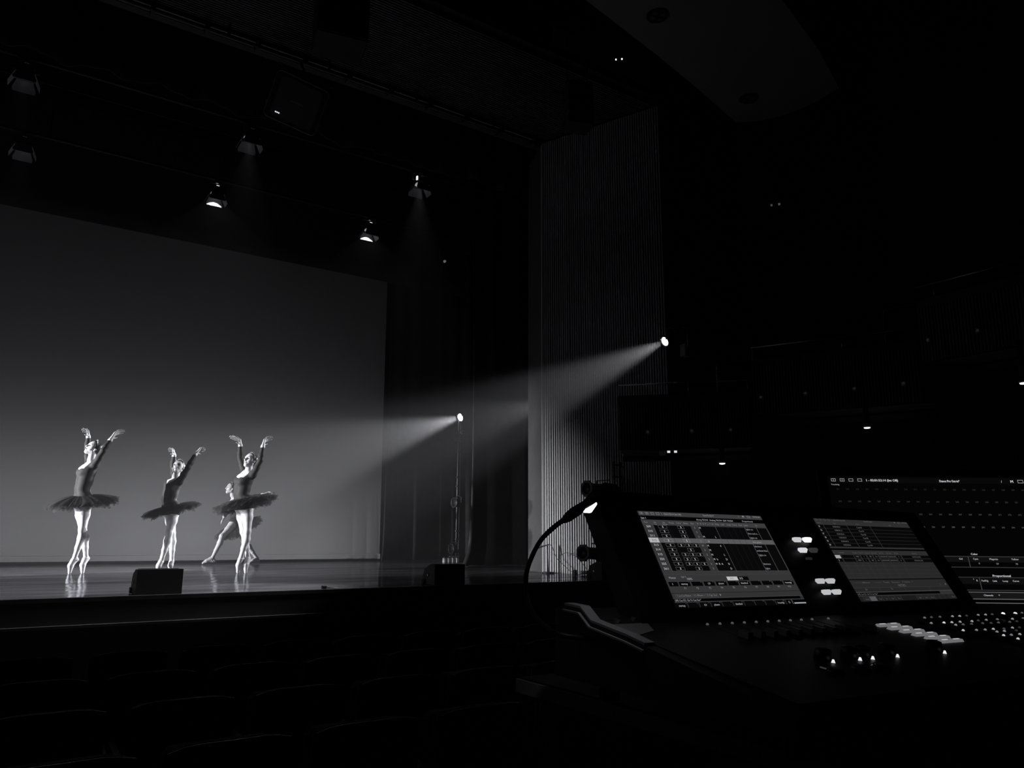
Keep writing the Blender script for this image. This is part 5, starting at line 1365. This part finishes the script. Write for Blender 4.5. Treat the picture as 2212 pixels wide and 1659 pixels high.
# ================================================================== theatre boxes stepping up the side wall
RIBSTUFF = mat('box_rib', 0.10, 0.6, noise=0.3, nscale=1.5, stretch=(20, 20, 0.3))
RAIL = mat('box_rail', 0.35, 0.35, metal=0.8)
BOXBLK = mat('box_black', 0.012, 0.8)
def theatre_box(A, B, zb, zf, zt, zr, label, posts, lamps, hoop=None, under=0.35):
    A, B = Vector((*A, 0)), Vector((*B, 0))
    dv = B - A; L = dv.length; dv.normalize()
    out = Vector((dv.y, -dv.x, 0))                      # towards the audience side
    if out.dot(Vector((0, 0, 0)) - (A + B) / 2) < 0: out = -out
    t = thing('theatre_box', A, label, 'theatre box', group='theatre boxes on the side wall')
    MB().obox(-out * 1.1 + Vector((0, 0, zb)), dv * L, out * 1.08, (0, 0, 0.16)).build('floor_slab', mat('box_soffit', 0.10, 0.8, noise=0.1), t)
    MB().obox(-out * 0.06 + Vector((0, 0, zb)), dv * L, out * 0.05, (0, 0, zt - zb)).build('front_panel', BOXBLK, t)
    MB().obox(-out * 0.07 + Vector((0, 0, zf)), dv * L, out * 0.09, (0, 0, zt - zf)).build('top_band', mat('box_band', 0.03, 0.6), t)
    m_ = MB(); n = int(L / 0.034)
    for k in range(n):
        m_.obox(dv * (0.034 * k + 0.006) - out * 0.012 + Vector((0, 0, zb + 0.01)), dv * 0.016, out * 0.016, (0, 0, zf - zb - 0.01))
    tag(m_.build('rib_cladding', RIBSTUFF, t), kind='stuff')
    MB().cyl(-out * 0.02 + Vector((0, 0, zr)), dv * L - out * 0.02 + Vector((0, 0, zr)), 0.011, n=8).build('handrail', RAIL, t, True)
    for s in posts:
        MB().cyl(dv * s - out * 0.02 + Vector((0, 0, zt)), dv * s - out * 0.02 + Vector((0, 0, zr)), 0.008, n=6).build('rail_post', RAIL, t, True)
    if hoop:
        s0, z1 = hoop
        MB().tube(smooth([dv * s0 - out * 0.02 + Vector((0, 0, zt)), dv * s0 - out * 0.02 + Vector((0, 0, z1 - 0.06)), dv * (s0 + 0.05) - out * 0.02 + Vector((0, 0, z1)), dv * L - out * 0.02 + Vector((0, 0, z1 + 0.02))], 4), 0.009, 6).build('hoop_rail', RAIL, t, True)
    for s, z in lamps:
        c = dv * s + Vector((0, 0, z))
        fl = MB().tube([c - out * 0.01, c + out * 0.02, c + out * 0.03], [0.03, 0.03, 0.02], 14).build('fascia_lamp', mat('fascia_lamp_grey', 0.3, 0.4), t, True)
        MB().tube([c + out * 0.028, c + out * 0.04], [0.018, 0.004], 10).build('bulb', emit('dim_bulb', lin(24)), fl, True)
    # underside lip and slots
    MB().obox(-out * 0.55 + Vector((0, 0, zb - 0.10)), dv * L, out * 0.10, (0, 0, 0.06)).build('underside_beam', BOXBLK, t)
    for k in range(int(L / 0.9)):
        MB().obox(dv * (0.25 + 0.9 * k) - out * 0.45 + Vector((0, 0, zb - 0.012)), dv * 0.8, out * 0.36, (0, 0, 0.012)).build('soffit_panel', mat('box_soffit', 0.10, 0.8, noise=0.1), t)
    return t
theatre_box((6.48, 7.30), (7.60, 6.13), 1.59, 2.17, 2.28, 2.43, 'lowest theatre box beside the ribbed wall with a bright handrail', (0.0, 0.88, 1.6), ((0.36, 1.805), (0.90, 1.805), (1.365, 1.805)), hoop=(1.24, 2.66))
theatre_box((7.62, 6.10), (8.41, 4.44), 1.98, 2.61, 2.68, 2.84, 'middle theatre box, one step higher than the lowest', (0.02, 1.06), ((0.10, 2.195), (0.62, 2.195), (1.16, 2.20), (1.67, 2.21)), hoop=(1.53, 3.10))
theatre_box((8.41, 4.40), (8.44, 2.9), 2.42, 3.05, 3.14, 3.30, 'highest theatre box at the right edge of the picture', (0.2, 1.2), ((0.10, 2.665), (0.62, 2.655)))

# small round downlights under the boxes
for k, (p, lab, g) in enumerate((((7.343, 6.4, 1.407), 'small lit downlight under the lowest theatre box', 3.0), ((8.06, 4.907, 1.735), 'small lit downlight under the middle theatre box', 1.2), ((8.2, 3.33, 2.0), 'small lit downlight at the right edge under the highest box', 1.6))):
    dl = thing('downlight', p, lab, 'downlight', group='downlights under the theatre boxes')
    MB().tube([(0, 0, 0.012), (0, 0, 0.0), (0, 0, -0.012)], [0.038, 0.042, 0.034], 16).build('trim_ring', mat('white_plastic', 0.75, 0.5), dl, True)
    MB().tube([(0, 0, -0.008), (0, 0, -0.020), (0, 0, -0.024)], [0.036, 0.032, 0.01], 16).build('diffuser', emit('downlight_%g' % g, g), dl, True)
    MB().cyl((0, 0, 0.01), (0, 0, 0.19 if k == 0 else 0.245 if k == 1 else 0.42), 0.03, n=12).build('can', BOXBLK, dl, True)
    l = bpy.data.lights.new('downlight_glow', 'POINT'); l.energy = 0.25; l.shadow_soft_size = 0.03
    lo = bpy.data.objects.new('downlight_glow', l); col.objects.link(lo); lo.location = (p[0], p[1], p[2] - 0.04)

# emergency twin lights
def twin_light(p, label, face, w, g1, g2, box=False, sz=0.02, rod=0.0):
    t = thing('emergency_light', p, label, 'emergency light', rot=look_rot(face))
    MB().bbox(-w * 0.9, w * 0.9, -0.08, -0.02, -sz * 1.6, sz * 1.6, 0.004).build('housing', BOXBLK, t)
    for s, g in ((-1, g1), (1, g2)):
        hd_ = MB().bbox(s * w * 0.5 - sz * 0.8, s * w * 0.5 + sz * 0.8, -0.025, 0.012, -sz, sz, 0.003).build('lamp_head', BOXBLK, t)
        MB().bbox(s * w * 0.5 - sz * 0.62, s * w * 0.5 + sz * 0.62, 0.0125, 0.017, -sz * 0.72, sz * 0.72, 0.001).build('lens', emit('twin_%g' % g, g), hd_)
    if box:
        MB().bbox(w * 0.9 + 0.002, w * 0.9 + 0.085, -0.07, 0.0, -0.055, 0.05, 0.004).build('battery_box', mat('battery_grey', 0.5, 0.6), t)
        MB().box(w * 0.9 + 0.07, -2 * w, -0.06, -0.03, -0.072, -0.06).build('conduit', BOXBLK, t)
    if rod:
        ul = look_rot(face).inverted() @ Vector((0, 0, 1))
        MB().cyl(Vector((0, -0.05, 0)), Vector((0, -0.05, 0)) + ul * rod, 0.008, n=6).build('hanger_rod', BOXBLK, t, True)
    return t
tc = lambda p: CAMPOS - Vector(p)
twin_light((7.03, 6.93, 1.575), 'twin emergency light with a grey battery box under the lowest theatre box', tc((7.03, 6.93, 1.575)), 0.085, 0.75, 0.8, True, 0.030)
twin_light((5.91, 6.5, 6.449), 'bright twin emergency light high up near the ceiling reflector', tc((5.91, 6.5, 6.449)), 0.075, 2.0, 1.2, False, 0.014, 2.55)
twin_light((8.93, 6.55, 5.27), 'dim twin emergency light on the dark side wall', tc((8.93, 6.55, 5.27)), 0.106, lin(75), lin(65), False, 0.022)
tw = thing('work_light', (6.578, 12.3, 5.682), 'tiny glowing work light high in the right wing above the curtain leg', 'work light')
MB().tube([(0, 0.0, 0), (0, -0.03, 0), (0, -0.035, 0)], [0.026, 0.022, 0.006], 12).build('lens', emit('work_glow', lin(95)), tw, True)
MB().cyl((0, 0.0, 0), (0, 0.06, 0), 0.03, n=12).build('housing', CAN, tw, True)
MB().cyl((0, 0.03, 0.02), (0, 0.03, 4.31), 0.006, n=5).build('hanger', CAN, tw)

# ================================================================== seats between the desk and the stage
SEATM = mat('seat_fabric', 0.006, 0.8, noise=0.3, nscale=40)
SEATT = mat('seat_shell', 0.014, 0.3, noise=0.2, nscale=10)
def make_seat():
    t = thing('theatre_chair', (0, 0, -1.15), 'x', 'chair')
    # back cushion, slightly curved; viewer sees its rear shell
    def curved(y0, th, z0, z1, w, name, m_):
        vs, fs = [], []
        N = 8
        for s in (0, 1):
            for j, z in enumerate((z0, (z0 + z1) / 2, z1 - 0.03, z1)):
                for i in range(N + 1):
                    u = i / N * 2 - 1
                    zz = z - (0.035 * u ** 4 if j == 3 else 0)
                    vs.append((u * w, y0 + s * th * (0.55 if j == 3 else 1) - 0.05 * (1 - u * u) - 0.10 * (z - z0), zz))
        M_ = 4 * (N + 1)
        for j in range(3):
            for i in range(N):
                a = j * (N + 1) + i
                fs += [(a, a + 1, a + N + 2, a + N + 1), (M_ + a + N + 1, M_ + a + N + 2, M_ + a + 1, M_ + a)]
        rim = list(range(N + 1)) + [(N + 1) * j + N for j in (1, 2, 3)] + [3 * (N + 1) + i for i in range(N - 1, -1, -1)] + [(N + 1) * j for j in (2, 1)]
        fs += [(a, b, b + M_, a + M_) for a, b in zip(rim, rim[1:] + rim[:1])]
        return MB().add(vs, fs).build(name, m_, t, True)
    curved(0.0, 0.02, 0.28, 0.85, 0.245, 'back_shell', SEATT)
    curved(0.022, 0.07, 0.33, 0.845, 0.225, 'back_cushion', SEATM)
    MB().bbox(-0.22, 0.22, 0.08, 0.20, 0.40, 0.80, 0.03).build('folded_seat', SEATM, t)
    for s in (-1, 1):
        MB().bbox(s * 0.265 - 0.022, s * 0.265 + 0.022, 0.0, 0.34, 0.56, 0.60, 0.008).build('armrest', SEATT, t)
        MB().box(s * 0.265 - 0.015, s * 0.265 + 0.015, 0.05, 0.28, 0.0, 0.56).build('side_frame', SEATM, t)
    return t
proto = make_seat()
rows_ = [(6.15, -0.3, 6.2, 'row nearest the stage'), (5.2, -0.3, 5.4, 'second row from the stage'), (4.28, -0.3, 4.4, 'third row from the stage'), (3.36, -0.3, 3.4, 'fourth row from the stage'), (2.75, -0.3, 0.3, 'row just ahead of the desk')]
first = True
ORD = ['first', 'second', 'third', 'fourth', 'fifth', 'sixth', 'seventh', 'eighth', 'ninth', 'tenth', 'eleventh', 'twelfth', 'thirteenth']
for y, xa, xb, nm in rows_:
    n = int((xb - xa) / 0.585)
    for k in range(n + 1):
        s_ = proto if first else copy_tree(proto)
        first = False
        X_ = xa + 0.585 * k
        s_.location = (X_, y - 0.012 * (X_ - 2) ** 2 * 0.5, -1.15)
        s_.rotation_euler = (0, 0, random.uniform(-0.02, 0.02))
        s_['label'] = '%s dark theatre chair from the left in the %s' % (ORD[k], nm)
        s_['group'] = 'theatre chairs in front of the stage'
